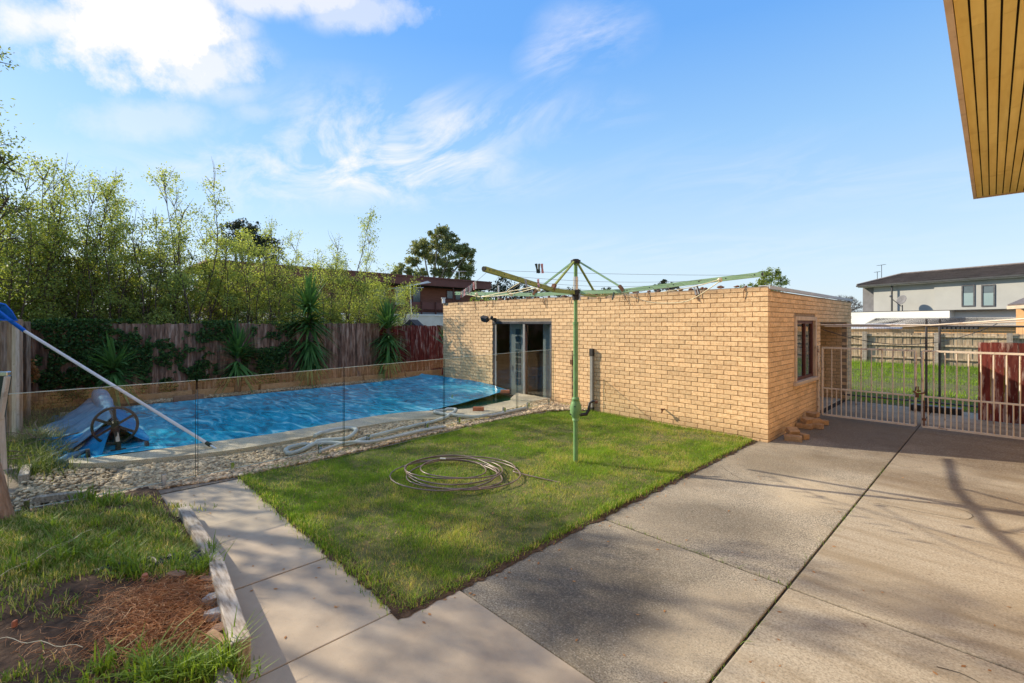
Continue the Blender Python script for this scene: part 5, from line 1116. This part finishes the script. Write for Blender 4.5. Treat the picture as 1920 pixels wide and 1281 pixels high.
b = MB()
for pts in ([ends['A'].lerp(knee['A'], .45)+Vector((0, 0, -.03)), atd(952, 545, 5.6), atd(955, 552, 6.6)], [atd(865, 550, 7.6), atd(900, 556, 6.9), atd(935, 550, 6.4), atd(975, 543, 5.9), atd(1000, 538, 5.7)],
            [atd(895, 557, 6.9), atd(950, 553, 6.2), atd(1005, 540, 5.6)], [atd(1165, 548, 6.1), atd(1215, 566, 6.0), atd(1265, 568, 5.8), atd(1300, 560, 5.6), atd(1352, 526, 5.35)], [atd(1240, 548, 5.8), atd(1300, 538, 5.6), atd(1350, 524, 5.4)], [atd(1100, 549, 6.4), atd(1130, 556, 6.4), atd(1165, 549, 6.2)]):
    b.tube(smooth([Vector(p) for p in pts], 6), .0055, 6)
for (u, v, t_) in [(958, 552, 6.6), (1130, 551, 6.4), (1350, 525, 5.35), (893, 552, 6.9), (1010, 543, 6.1)]: b.sphere(atd(u, v, t_), .028, n=7, jit=.25)
b.build('cord_tangle', 'rope', ho)
# pegs
pg = MB(); pg.obox((0, 0, -.03), (.0055, 0, .0), (0, .006, 0), (.004, 0, .04)); pg.obox((0, 0, -.03), (.0055, 0, 0), (0, .006, 0), (-.004, 0, .04)); pg.tube([(0, -.008, -.02), (0, .008, -.02)], .007, 6)
pegme = {m_: pg.mesh('clothes_peg', [m_]) for m_ in ('peggrey', 'pegblack', 'pegpink')}
def peg(p, m_, label, up=1):
    o = bpy.data.objects.new('clothes_peg', pegme[m_]); link(o); o.location = p; o.rotation_euler = (random.uniform(-.25, .25)+(PI if up < 0 else 0), random.uniform(-.3, .3), random.uniform(0, 3)); o.scale = (1.25,)*3
    return tag(o, label, 'clothes peg', 'pegs clipped on the hoist wires')
random.seed(33)
LA = lines[('BA', .97)]; LB = lines[('BA', .80)]
for i in range(11):
    f = (.08+.58*i/10)*12; p = LA[int(f)].lerp(LA[min(int(f)+1, 12)], f-int(f)); peg(p, 'peggrey' if i % 3 else 'pegpink', 'weathered peg in the cluster on the outer wire by the left arm tip')
LAC = lines[('AC', .97)]
for u, v, m_, lab in [(1003, 511, 'pegblack', 'dark peg standing up on the front wire left of the mast, lower of a pair'), (1006, 507, 'pegblack', 'dark peg standing up on the front wire left of the mast, upper of a pair'), (1013, 506, 'pegpink', 'faded pink peg upright on the front wire left of the mast')]:
    f = (u-910)/(1422-910)*12; k = min(int(f*.93), 11); p = LAC[k].lerp(LAC[k+1], f*.93-k); peg(p, m_, lab, -1)
peg(atd(1010, 537, 5.4), 'pegpink', 'faded pink peg beside the raised near arm of the hoist', -1)
for u, v, t_, m_, lab in [(1151, 550, 6.0, 'pegblack', 'dark peg hanging right of the mast under the hoist arm'), (1302, 540, 5.5, 'peggrey', 'left grey peg of the pair under the long right arm'), (1307, 538, 5.45, 'peggrey', 'right grey peg of the pair under the long right arm'), (985, 525, 5.2, 'peggrey', 'grey peg under the raised near arm'), (1087, 552, 6.5, 'peggrey', 'grey peg hanging beside the hoist hub')]:
    peg(atd(u, v, t_), m_, lab)

# ------------------------------------------------------------------ gates and steel pipes
def gate(x0, x1, y, ztop, zmid, zbot, label, nb, leafside, midpost=True):
    t = thing('steel_gate', ((x0+x1)/2, y, 0), label, 'gate', 'pair of cream barred driveway gates')
    b = MB(); r_ = .018
    b.beam((x0, y, ztop), (x1, y, ztop), .035, .035); b.beam((x0, y, zbot), (x1, y, zbot), .035, .035); b.beam((x0+.019, y, zmid), (x1-.019, y, zmid), .03, .03)
    for x in (x0, x1): b.cyl((x, y, zbot), (x, y, ztop), .021, 8)
    b.build('frame', 'gatewhite', t)
    b = MB(); n = nb*2
    for i in range(1, n):
        x = x0+(x1-x0)*i/n
        if i % 2 == 0: b.cyl((x, y, zbot+.017), (x, y, ztop-.017), .0115, 6)
        else: b.cyl((x, y, zbot+.017), (x, y, zmid-.015), .0115, 6)
    b.build('bars', 'gatewhite', t)
    return t
gy_ = 11.60
gl = G(1537, 784, .0); GY = 11.52
xa = onY(1542, 700, GY).x; xm1 = onY(1717, 700, GY).x; xm2 = onY(1729, 700, GY).x
ztop = 1.47; zmid = onY(1542, 714, GY).z; zbot = .03
g1 = gate(xa, xm1-.005, GY, ztop, .62, .06, 'left leaf of the cream barred gates, hinged beside the garage window', 9, 'l')
g2 = gate(xm2+.005, xm2+2.0, GY, ztop, .62, .06, 'right leaf of the cream barred gates, reaching the right edge of the photo', 13, 'r')
b = MB(); b.cyl((xm2+.03, GY-.045, .08), (xm2+.03, GY-.045, .55), .012, 8); b.box((xm2+.0, GY-.06, .18), (xm2+.06, GY-.02, .22)); b.build('drop_bolt', 'rust', g2)
b = MB(); b.tube([(xm1-.03, GY-.03, .70), (xm1+.03, GY-.05, .67), (xm2+.04, GY-.03, .69), (xm2+.03, GY+.03, .72), (xm1, GY+.03, .71), (xm1-.03, GY-.03, .70)], .014, 6); b.box((xm1+.0, GY-.075, .60), (xm1+.05, GY-.04, .68)); b.tube([(xm1, GY-.05, .72), (xm1+.01, GY-.05, .80), (xm1+.04, GY-.05, .80), (xm1+.04, GY-.05, .7)], .01, 6)
b.build('chain_lock', 'rust', g1)
b = MB(); b.cyl((XC+.035, GY, 0), (XC+.035, GY, ztop+.04), .022, 10); b.box((XC-.0, GY-.02, 1.24), (XC+.05, GY+.02, 1.28)); tag(b.build('gate_post', 'gatewhite', None, (XC+.035, GY, 0)), 'slim cream hinge post fixed to the garage side wall', 'post')
def pipe(p, q, r_, m, label, cat='pipe', name='steel_pipe'):
    b = MB(); b.cyl(p, q, r_, 10); return tag(b.build(name, m, None, tuple(p)), label, cat)
b = MB(); b.tube([atd(1539, 609, 9.9), atd(1745, 610, 9.0), atd(1935, 597, 7.6)], .015, 8); tag(b.build('steel_pipe', 'gatewhite', None, tuple(atd(1745, 610, 9.0))), 'upper white steel pipe spanning above the gates to the right edge', 'pipe')
b = MB(); b.tube([atd(1546, 612, 10.0), atd(1700, 612.5, 9.3), atd(1935, 602, 7.9)], .010, 8); tag(b.build('steel_pipe', 'gatewhite', None, tuple(atd(1700, 612, 9.3))), 'lower thinner white pipe just under the upper one above the gates', 'pipe')
b = MB(); b.tube(sagline(onY(1543, 618, 12), atd(1870, 607, 11.5), .42, 16), .008, 5); tag(b.build('cable', 'black', None, tuple(onY(1543, 618, 12))), 'thin black cable drooping below the steel pipes', 'cable')
# temporary mesh fence
MY = 13.95
tf = thing('mesh_fence', (-1, MY, 0), 'tall grey wire mesh fence standing behind the gates', 'fence')
xk = onY(1747, 700, MY).x
for x in (xk-.09, xk+.13): b = MB(); b.cyl((x, MY, .05), (x, MY, 2.08), .022, 10); b.build('post', 'bronze', tf)
for z in (1.92, .21): b = MB(); b.cyl((XC+.05, MY, z), (4.5, MY, z), .02, 8); b.build('rail', 'bronze', tf)
b = MB(); z = .25
while z < 1.9: b.beam((XC+.06, MY+.01, z), (4.5, MY+.01, z), .003, .003); z += .15
x = XC+.08
while x < 4.5: b.beam((x, MY+.014, .22), (x, MY+.014, 1.9), .003, .003, up=(1, 0, 0)); x += .05
b.build('wire_mesh', 'wire', tf)
b = MB(); q = G(1762, 768, .1); b.box((q.x-.5, MY-.12, 0), (q.x+.35, MY+.14, .14)); tag(b.build('fence_foot', 'black', None, (q.x, MY, 0), bevel=.02), 'black block foot under the mesh fence join', 'fence foot')
# red sheet fence at the right
x0 = onY(1834, 700, 13.4).x
rf = thing('red_fence', (x0+1, 13.4, 0), 'dark red board fence with flaking tops behind the right gate leaf', 'fence')
b = MB(); x = x0
while x < x0+3.2:
    w_ = random.uniform(.15, .20); b.box((x, 13.4-random.uniform(0, .02), .02), (x+w_-.003, 13.43, 1.60+random.uniform(-.006, .006))); x += w_
b.build('boards', 'redpaling', rf)
for z in (1.2, .3): b = MB(); b.box((x0, 13.44, z), (x0+3.2, 13.5, z+.1)); b.build('rail', 'post', rf)
# far paling fence
FY = 28.6
ff = thing('paling_fence', (0, FY, 0), 'sunny light brown paling fence across the far side of the grass', 'fence')
palings(ff, 'palings', (-9, FY, 0), (1, 0, 0), (0, -1, 0), 24, 1.53, 'farpaling', wd=.17, hv=.03)
for z in (.35, .95, 1.38): b = MB(); b.box((-9, FY-.09, z-.04), (15, FY-.035, z+.04)); b.build('rail', 'farpaling', ff)
for u in (1622, 1757, 1893):
    q = onY(u, 620, FY); b = MB(); b.box((q.x-.09, FY-.18, 0), (q.x+.09, FY-.09, 1.55)); b.build('post', 'greytimber', ff)

# ------------------------------------------------------------------ grey two storey house
P0 = atd(1607, 533, 43).to_2d(); P1 = atd(1925, 510, 32.6).to_2d(); he = (P1-P0).normalized(); hn = Vector((he.y, -he.x)); hn = hn if hn.dot(-P0) > 0 else -hn
HE, HN = Vector((*he, 0)), Vector((*hn, 0)); O = Vector((*P0, 0))
def hp_(s, d, z): return O+HE*s+HN*d+Vector((0, 0, z))
def son(u):
    dx, dy = w2((u-U0)/F, 1); a = he.x*(-dy)+he.y*dx; # solve P0 + s*he = t*(dx,dy)
    s = (P0.y*dx-P0.x*dy)/(he.x*dy-he.y*dx); X = P0+he*s; t = (X.x*dx+X.y*dy)/(dx*dx+dy*dy); return s, t
def hz_(v, t): return H-(v-HY)/F*t
house = thing('grey_house', tuple(hp_(6, 0, 0)), 'pale grey rendered two storey house with a brown tiled roof behind the far fence', 'house')
def hbox(b, s0, s1, d0, d1, z0, z1, m=0): b.obox((hp_(s0, d0, z0)+hp_(s1, d1, z1))/2, HE*(s1-s0)/2, HN*(d1-d0)/2, (0, 0, (z1-z0)/2), m)
sA, tA = son(1631); sR, tR = son(1746); ZE = 5.30; Z1 = 2.9; SE = 24
b = MB(); hbox(b, sA, sR, -1.2, -.55, Z1, ZE); hbox(b, sR, SE, -1.2, -.40, Z1, ZE); hbox(b, sR-.001, SE, -8, -1.2, 0, ZE); hbox(b, sA, sR-.002, -8, -1.2, 0, ZE); b.build('upper_wall', 'render_grey', house)
b = MB(); hbox(b, son(1606)[0], sA-.03, -7, -.9, 0, ZE+.05); b.build('side_wing', 'darkrender', house)
sP, tP = son(1797)
b = MB(); hbox(b, son(1598)[0]-.2, sP, -.35, 1.2, 0, 2.93); hbox(b, sP, SE, -.35, .5, 0, 2.93); b.build('lower_wall', 'render_white', house)
b = MB(); hbox(b, son(1598)[0]-.2, SE, -.36, 1.22, 2.932, 2.98); b.build('parapet_cap', 'darkgutter', house)
b = MB(); hbox(b, .0, SE, .0, .16, ZE+.0, ZE+.14); b.obox(hp_(sA+.45+1.2, -.2, (Z1+ZE)/2), HE*.05, HN*.05, (0, 0, (ZE-Z1)/2)); b.build('gutter', 'darkgutter', house)
b = MB(); hbox(b, .05, SE, -1.3, -.002, ZE-.06, ZE+.05); b.build('eave_lining', 'render_white', house)
b = MB(); rid = 6.40; nR = 14
sc0 = son(1668)[0]-.6
for i in range(nR):
    f0, f1 = i/nR, (i+1)/nR
    for k in range(60):
        q0, q1 = k/60, (k+1)/60
        def rp_(f, q): l = .05+(sc0-.05)*f; r_ = SE; return hp_(l+(r_-l)*q, .1-3.0*f, ZE+.14+(rid-ZE-.14)*f)
        a_, c_, d_, e_ = rp_(f0, q0), rp_(f0, q1), rp_(f1, q1), rp_(f1, q0); lift = Vector((0, 0, .04))
        b.add([a_+lift, c_+lift, d_, e_], [(0, 1, 2, 3)])
b.add([hp_(.05, .1, ZE+.14), hp_(sc0, -2.9, rid), hp_(.05, -8, ZE+.14)], [(0, 1, 2)]); b.add([hp_(sc0, -2.9, rid), hp_(SE, -2.9, rid), hp_(SE, -8, ZE+.1), hp_(.05, -8, ZE+.1)], [(0, 1, 2, 3)])
b.tube([hp_(.05, .1, ZE+.2), hp_(sc0, -2.9, rid+.06), hp_(SE, -2.9, rid+.06)], .09, 6); b.build('roof', 'tile', house)
for (u0, u1) in [(1798, 1823), (1835, 1861)]:
    s0, t0_ = son(u0); s1, t1_ = son(u1); zt, zb_ = hz_(536.5, t0_), hz_(573, t0_)
    b = MB()
    for (a_, c_) in ((s0, s0+.09), (s1-.09, s1)): hbox(b, a_, c_, -.41, -.34, zb_, zt)
    hbox(b, s0, s1, -.41, -.345, zt, zt+.09); hbox(b, s0, s1, -.41, -.345, zb_-.09, zb_); w_ = b.build('window', 'bronze', house)
    b = MB(); hbox(b, s0+.09, s1-.09, -.395, -.39, zt-(zt-zb_)*.36, zt); b.build('pane', 'winglass', w_)
    b = MB(); hbox(b, s0+.09, s1-.09, -.397, -.385, zb_, zt-(zt-zb_)*.365); b.build('blind', 'blind', w_)
def antenna(u, v0, v1, t_, wpx, label, rung=5, tilt=0, mm='darkgutter'):
    a_, c_ = atd(u, v0, t_), atd(u, v1, t_); t = thing('tv_antenna', tuple(a_), label, 'antenna'); b = MB(); b.cyl(a_, c_, .00055*t_, 6); b.build('mast', mm, t)
    b = MB(); w_ = wpx/F*t_; r_ = .0005*t_; rt_ = Vector((CA, SA, 0)); fw_ = Vector((-SA, CA, 0))
    b.cyl(c_-rt_*w_/2-Vector((0, 0, tilt)), c_+rt_*w_/2+Vector((0, 0, tilt)), r_, 5)
    for k in range(rung):
        q = c_+rt_*w_*(k/(rung-1)-.5)+Vector((0, 0, tilt*2*(k/(rung-1)-.5))); L_ = w_*.28*(1-.4*k/rung); b.cyl(q-fw_*L_, q+fw_*L_, r_*.8, 4)
    b.build('boom', mm, t)
antenna(1653, 524, 497, 44, 13, 'higher tv antenna on the roof of the grey house', 6, .05)
antenna(1645, 526, 510, 44, 9, 'lower tv antenna on the roof of the grey house', 5, .03)
# satellite dish on the parapet
q = hp_(son(1700)[0], .6, 2.98)
t = thing('satellite_dish', tuple(q), 'grey satellite dish on the white parapet of the grey house', 'satellite dish'); rt_, fw_ = Vector((CA, SA, 0)), Vector((-SA, CA, 0))
b = MB(); b.cyl(q, q+Vector((0, 0, .5)), .04, 8); b.beam(q+rt_*.1, q+rt_*.9, .06, .05); b.build('mount', 'darkgutter', t)
dc = q+Vector((0, 0, .95))-rt_*.1; dn = (-rt_*.95-fw_*.12+Vector((0, 0, .35))).normalized(); d1 = dn.orthogonal().normalized(); d2_ = dn.cross(d1); b = MB()
b.grid(lambda i, j: tuple(dc+(d1*math.cos(2*PI*j)+d2_*math.sin(2*PI*j))*.42*i-dn*.10*(1-i*i)), 6, 25); b.build('reflector', 'darkrender', t, solid=.02)
b = MB(); b.tube([dc-d2_*0-Vector((0, 0, .55)), dc+dn*.8-Vector((0, 0, .30)), dc+dn*1.05-Vector((0, 0, .1))], .03, 6); b.sphere(dc+dn*1.08-Vector((0, 0, .08)), .1, n=8); b.build('feed_arm', 'darkrender', t)
# low neighbouring building with corrugated roof
def pbox(b, u0, u1, v0, v1, t0_, t1_, dep, m=0):
    """slab whose front face spans two sight lines at given depths"""
    a_, c_ = atd(u0, v1, t0_), atd(u1, v1, t1_); e_ = (c_-a_); e_.z = 0; nn_ = Vector((-e_.y, e_.x, 0)).normalized(); nn_ = nn_ if nn_.dot(a_) > 0 else -nn_
    z0, z1 = a_.z, atd(u0, v0, t0_).z; mid_ = (a_+c_)/2+nn_*dep/2; b.obox((mid_.x, mid_.y, (z0+z1)/2), e_/2, nn_*dep/2, (0, 0, (z1-z0)/2), m)
lb = thing('low_house', tuple(atd(1780, 640, 30).to_2d())+(0,), 'single storey orange brick building with a grey corrugated roof just over the far fence', 'building')
pa, pb_ = atd(1624, 609, 37), atd(1935, 606, 29.0); pa.z = pb_.z = 1.83; e_ = (pb_-pa); L_ = e_.length; e_ = e_/L_; nn_ = Vector((-e_.y, e_.x, 0)); nn_ = nn_ if nn_.dot(pa) > 0 else -nn_
b = MB(); b.obox((pa+pb_)/2+nn_*2.0+Vector((0, 0, -.92)), e_*L_/2, nn_*1.9, (0, 0, .90)); b.build('wall', 'orangebrick', lb)
b = MB(); nR = 150
for i in range(nR):
    s0, s1 = i/nR, (i+.5)/nR; 
    for (q0, q1, hh) in ((s0, s1, .05), (s1, (i+1)/nR, .0)):
        f = lambda q, d: pa+e_*(L_*q)+nn_*d+Vector((0, 0, .0))
        in0 = 1.6 if q0*L_ < 1.6 else 3.2
        b.add([f(q0, -.35)+Vector((0, 0, hh)), f(q1, -.35)+Vector((0, 0, hh)), f(q1, min(3.2, 1.5+q1*L_))+Vector((0, 0, .5+hh)), f(q0, min(3.2, 1.5+q0*L_))+Vector((0, 0, .5+hh))], [(0, 1, 2, 3)])
b.build('roof', 'corrug', lb)
b = MB(); b.beam(pa-nn_*.37-Vector((0, 0, .04)), pb_-nn_*.37-Vector((0, 0, .04)), .08, .10); b.build('fascia', 'trimtan', lb)
b = MB()
for k in range(9): 
    q = onY(1762+k*8.2, 614, 30.3); q = atd(1764+k*8.3, 614.5, 32-k*.16); b.obox(q-nn_*.0, e_*.10, nn_*.15, (0, 0, .10))
b.build('wall_vent', 'darkgutter', lb)
sh = thing('garden_shed', tuple(atd(1650, 640, 30).to_2d())+(0,), 'low shed with a pale striped roof behind the left of the far fence', 'shed')
b = MB(); a_, c_ = atd(1590, 617, 30), atd(1690, 620, 28.5); a_.z = c_.z = 1.60; e2_ = (c_-a_); l2 = e2_.length; e2_ /= l2
for i in range(36):
    q0, q1 = i/36, (i+.5)/36
    for (p_, q_, hh) in ((q0, q1, .03), (q1, (i+1)/36, 0)): b.add([a_+e2_*l2*p_+Vector((0, 0, hh)), a_+e2_*l2*q_+Vector((0, 0, hh)), a_+e2_*l2*q_*.86+nn_*1.6+Vector((0, 0, .30+hh)), a_+e2_*l2*p_*.86+nn_*1.6+Vector((0, 0, .30+hh))], [(0, 1, 2, 3)], i % 2 and 1 or 0, .9 if hh else .0)
b.build('roof', ['corrugpale', 'corrugpale'], sh)
b = MB(); b.obox((a_+c_)/2+nn_*.9-Vector((0, 0, .82)), e2_*l2/2, nn_*.75, (0, 0, .80)); b.build('wall', 'orangebrick', sh)
# neighbour eave at the right edge
ne = thing('tiled_bungalow', tuple(atd(1960, 640, 20).to_2d())+(0,), 'corner of a brown tiled cream bungalow at the right edge of the photo', 'house')
b = MB(); pbox(b, 1905, 2060, 580, 640, 20.5, 18, 3); b.build('wall', 'orangebrick', ne)
b = MB(); a_ = atd(1889, 571, 20); c_ = atd(2060, 560, 17.5); d_ = atd(1925, 556, 22.5); e3 = atd(2060, 538, 21); b.add([a_, c_, e3, d_], [(0, 1, 2, 3)]); b.build('roof', 'tile', ne, solid=.12)
b = MB(); b.beam(a_-Vector((0, 0, .14)), c_-Vector((0, 0, .14)), .1, .14); b.build('gutter', 'fascia', ne)

# ------------------------------------------------------------------ brown house behind the hedge
bh = thing('brown_house', (-31, 20, 0), 'two storey brown brick house with a flat roof and balcony beyond the hedge', 'house')
HX = -30.6
q0 = onX(690, 512, HX); q1 = onX(921, 530, HX); zT = q1.z; yA, yB = 6.0, q1.y
b = MB(); b.box((HX-.3, yA, zT-.62), (HX, yB, zT-.05)); b.box((HX-9, yA-.3, zT-.05), (HX+.06, yB+.05, zT+.06)); b.box((HX-9, yB-.3, zT-.62), (HX-.3, yB, zT-.05)); b.build('roof', 'brownfascia', bh)
WX = HX-1.3
b = MB(); b.box((HX-8, yA+.4, 0), (WX, yB-.7, zT-.62)); b.build('wall', 'brownbrick', bh)
b = MB(); b.box((WX+.001, yA, zT-.68), (HX-.3, yB-.3, zT-.622)); b.build('eave_lining', 'groove', bh)
for (u0, u1, v0, v1, m_) in [(741, 758, 541, 572, 'curtain'), (774, 787, 542, 569, 'winglass'), (700, 722, 541, 575, 'curtain'), (838, 850, 546, 560, 'winglass'), (854, 862, 546, 562, 'winglass'), (890, 900, 545, 575, 'winglass')]:
    a_, c_ = onX(u0, v0, WX), onX(u1, v1, WX); b = MB(); b.box((WX-.02, a_.y-.08, c_.z-.08), (WX+.04, c_.y+.08, a_.z+.08)); w_ = b.build('window', 'frameb', bh)
    b = MB(); b.box((WX+.041, a_.y, c_.z), (WX+.05, c_.y, a_.z)); b.build('pane', m_, w_)
zb_ = onX(800, 567, HX-.2).z; zf = onX(800, 592, HX-.2).z
b = MB(); y0_, y1_ = onX(765, 570, HX).y, yB-.5
b.box((HX-.35, y0_, zf-.12), (HX-.2, y1_, zf+.25)); b.box((WX, y0_, zf-.12), (HX-.35, y1_, zf)); b.build('balcony_floor', 'darkrender', bh)
b = MB(); b.box((HX-.26, y0_, zb_-.55), (HX-.22, y1_, zb_)); 
b.build('balcony_rail', 'brownfascia', bh)
b = MB()
for y in np.linspace(y0_, y1_, 7): b.box((HX-.20, y-.04, zf), (HX-.12, y+.04, zb_+.05))
b.box((HX-.2, onX(852, 560, HX).y-.04, zf), (HX-.12, onX(852, 560, HX).y+.04, zT-.6)); b.build('balcony_post', 'frameb', bh)
b = MB(); b.cyl((HX-3, q1.y-4.6, zT), (HX-3, q1.y-4.6, zT+.35), .1, 8); b.build('flue', 'white', bh)
antenna(861, 527, 509, 41, 26, 'tv antenna on the roof of the brown house in front of the gum tree', 6, 0, 'alu')
cw = thing('cream_wall', (-24, 12, 0), 'cream painted block wall below the brown house balcony', 'wall'); X2 = -24
a_, c_ = onX(700, 593, X2), onX(850, 594, X2); b = MB(); b.box((X2-.2, 2, 0), (X2, c_.y+2, 2.42)); b.build('wall', 'creamwall', cw)
b = MB(); b.box((X2-.25, 2, 2.42), (X2+.05, c_.y+2, 2.5)); b.build('capping', 'white', cw)
t = thing('tv_antenna', tuple(atd(773, 620, 19)), 'big weathered tv antenna on a bent mast in front of the brown house', 'antenna')
b = MB(); b.tube([atd(773, 628, 19), atd(771, 580, 19), atd(769, 535, 19)], .022, 6); b.build('mast', 'alu', t)
b = MB(); c_ = atd(769, 535, 19); rt_, fw_ = Vector((CA, SA, 0)), Vector((-SA, CA, 0)); up_ = Vector((0, 0, 1))
for k in range(5): o_ = fw_*(k-2)*.28+up_*.04*(k-2); b.cyl(c_+o_-rt_*(.75-.1*k)-up_*.12, c_+o_+rt_*(.95-.08*k)+up_*.14, .012, 5)
b.cyl(c_-fw_*.7-up_*.1, c_+fw_*.7+up_*.1, .016, 5); b.cyl(c_-rt_*.6+up_*-.16, c_+rt_*.55-up_*.10, .014, 5); b.build('boom', 'alu', t)
cr_ = thing('shed_gable', tuple(atd(778, 640, 17.4).to_2d())+(0,), 'small grey gable roof peeping over the red palings', 'shed')
a_, c_, d_ = atd(752, 613, 17.6), atd(782, 612, 17.6), atd(768, 599, 17.6); b = MB(); bk = -Vector((SA, -CA, 0))*1.5
b.add([a_, c_, d_, a_+bk, c_+bk, d_+bk], [(0, 1, 2), (5, 4, 3), (0, 2, 5, 3), (1, 4, 5, 2)]); b.build('roof', 'corrug', cr_)
b = MB(); b.obox((a_+c_)/2+bk/2-Vector((0, 0, .9)), (c_-a_)*.45, bk*.45, (0, 0, .88)); b.build('wall', 'orangebrick', cr_)
# pale neighbour yard wall glimpsed low between the hedge stems, sunlit foliage beyond
yw = thing('yard_wall', (-22, 2, 0), 'low white wall glimpsed between the hedge stems', 'wall'); b = MB(); b.box((-20.2, -6, 0), (-20, 11, 2.05)); b.build('wall', 'creamwall', yw)

# ------------------------------------------------------------------ eave of the near house
ZS = 4.4; ec = G(1825, 372, ZS) if False else None
t_ = (ZS-H)*F/(HY-372); ex, ey = w2((1825-U0)/F*t_, t_)
ev = thing('near_house', (ex+2, ey-3, 0), 'near tan brick house whose yellow grooved soffit and cream fascia hang overhead at right', 'house')
garage_keep = garage
brickwall((1.38, -3.5, 0), (0, 1, 0), (-1, 0, 0), 16.2, ZS+.02, [(4.9, 6.3, .9, 2.3), (11.2, 12.6, .9, 2.3)], 'brick_wall', 0, ev)
for q in (1.4, 7.7):
    b = MB(); b.box((1.36, q, .9), (1.46, q+.07, 2.3)); b.box((1.36, q+1.33, .9), (1.46, q+1.4, 2.3)); b.box((1.36, q+.07, 2.22), (1.46, q+1.33, 2.3)); b.box((1.34, q, .84), (1.46, q+1.4, .9)); w_ = b.build('window', 'white', ev)
    b = MB(); b.box((1.42, q+.07, .9), (1.43, q+1.33, 2.22)); b.build('pane', 'winglass', w_)
b = MB(); b.box((1.38, 12.6, -.02), (6, 12.7, ZS)); b.build('end_wall', 'orangebrick', ev)
Y0 = -3.0; b = MB(); x = ex+.05
pitch = 0.0865
while x < ex+5.0:
    y = Y0+random.uniform(0, 2)
    segs = [Y0]; yy = Y0+random.uniform(.6, 2.4)
    while yy < ey-.06: segs.append(yy); yy += random.uniform(1.6, 2.6)
    segs.append(ey-.03)
    for a_, c_ in zip(segs[:-1], segs[1:]): b.box((x, a_+.0015, ZS), (x+pitch-.014, c_-.0015, ZS+.02))
    x += pitch
b.build('soffit', 'soffit', ev)
b = MB(); b.box((ex+.03, Y0, ZS+.021), (ex+5.1, ey-.01, ZS+.05)); b.build('soffit_backing', 'groove', ev)
b = MB(); b.box((ex, Y0, ZS-.02), (ex+.045, ey, ZS+.20)); b.box((ex+.045, ey-.025, ZS-.02), (ex+5.1, ey, ZS+.20)); b.build('fascia', 'fascia', ev)
b = MB(); b.box((ex+.03, Y0, ZS+.20), (ex+5.1, ey-.03, ZS+.26)); b.build('roof', 'tile', ev)

random.seed(77); b = MB()
for (p_, ang, n_) in [((-.95, 6.4), .6, 26), ((-2.7, 6.6), -.3, 16), ((.1, 3.1), 1.2, 16)]:
    x_, y_ = p_; prev = None
    for i in range(n_):
        ang += random.gauss(0, .3); x_ += math.cos(ang)*.05; y_ += math.sin(ang)*.05; w_ = .0018+.0012*random.random(); c_ = Vector((x_, y_, .0052)); o_ = Vector((-math.sin(ang), math.cos(ang), 0))*w_
        if prev: b.add([prev[0], prev[1], c_+o_, c_-o_], [(0, 1, 2, 3)])
        prev = (c_-o_, c_+o_)
struct(b.build('driveway_cracks', 'joint'))
E_ = np.concatenate([np.stack([xb(yy := rng.uniform(2.2, 8.4, 260))+rng.normal(0, .006, 260), yy], 1), np.stack([rng.uniform(-2.7, -1.1, 120), 3.945+rng.normal(0, .006, 120)], 1), np.stack([rng.uniform(-5.9, -3, 60), np.full(60, 1.62)], 1)])
V, K = blades(E_, np.full(len(E_), -.02), rng.uniform(.02, .05, len(E_))*(rng.uniform(0, 1, len(E_)) < .5)+.012, .0022, 1.6, 2)
tag(npobj('joint_weeds', npmesh('joint_weeds', V, K, ['weed'], np.repeat(rng.uniform(.1, .8, len(E_)), 2))), 'tiny weeds and moss growing in the driveway joints', 'weeds', kind='stuff')
C = []
for poly, n_, z_ in [([(-2.7, 2.2), (1, 2.2), (1, 8), (-2.7, 8)], 70, .004), ([(-2.8, 1.7), (-2.6, 1.7), (-2.6, 8.3), (-2.8, 8.3)], 60, .006), (LAWN, 160, .06), ([(-6.5, .9), (-3, .9), (-3, 1.6), (-6.5, 1.6)], 26, .004), ([(-12.8, 1), (-9.2, 1), (-9.2, 7), (-12.8, 7)], 60, .16)]:
    for x_, y_ in scatter(poly, n_): C.append((x_, y_, z_))
C = np.array(C); d_ = rng.uniform(0, 2*PI, len(C)); e_ = np.stack([np.cos(d_), np.sin(d_), rng.uniform(-.1, .2, len(C))], 1); f_ = np.stack([-np.sin(d_), np.cos(d_), rng.uniform(-.1, .2, len(C))], 1); L_ = rng.uniform(.008, .02, (len(C), 1))
V = np.stack([C-e_*L_, C+f_*L_*.5, C+e_*L_, C-f_*L_*.5], 1).reshape(-1, 3); V[:, 2] = np.maximum(V[:, 2], .0035)
tag(npobj('fallen_leaves', npmesh('fallen_leaves', V, 4, ['deadleaf'], rng.uniform(0, 1, len(C)))), 'small dry fallen leaves scattered over the paving, lawn and pool cover', 'leaves', kind='stuff')
print('objects', len(bpy.data.objects))
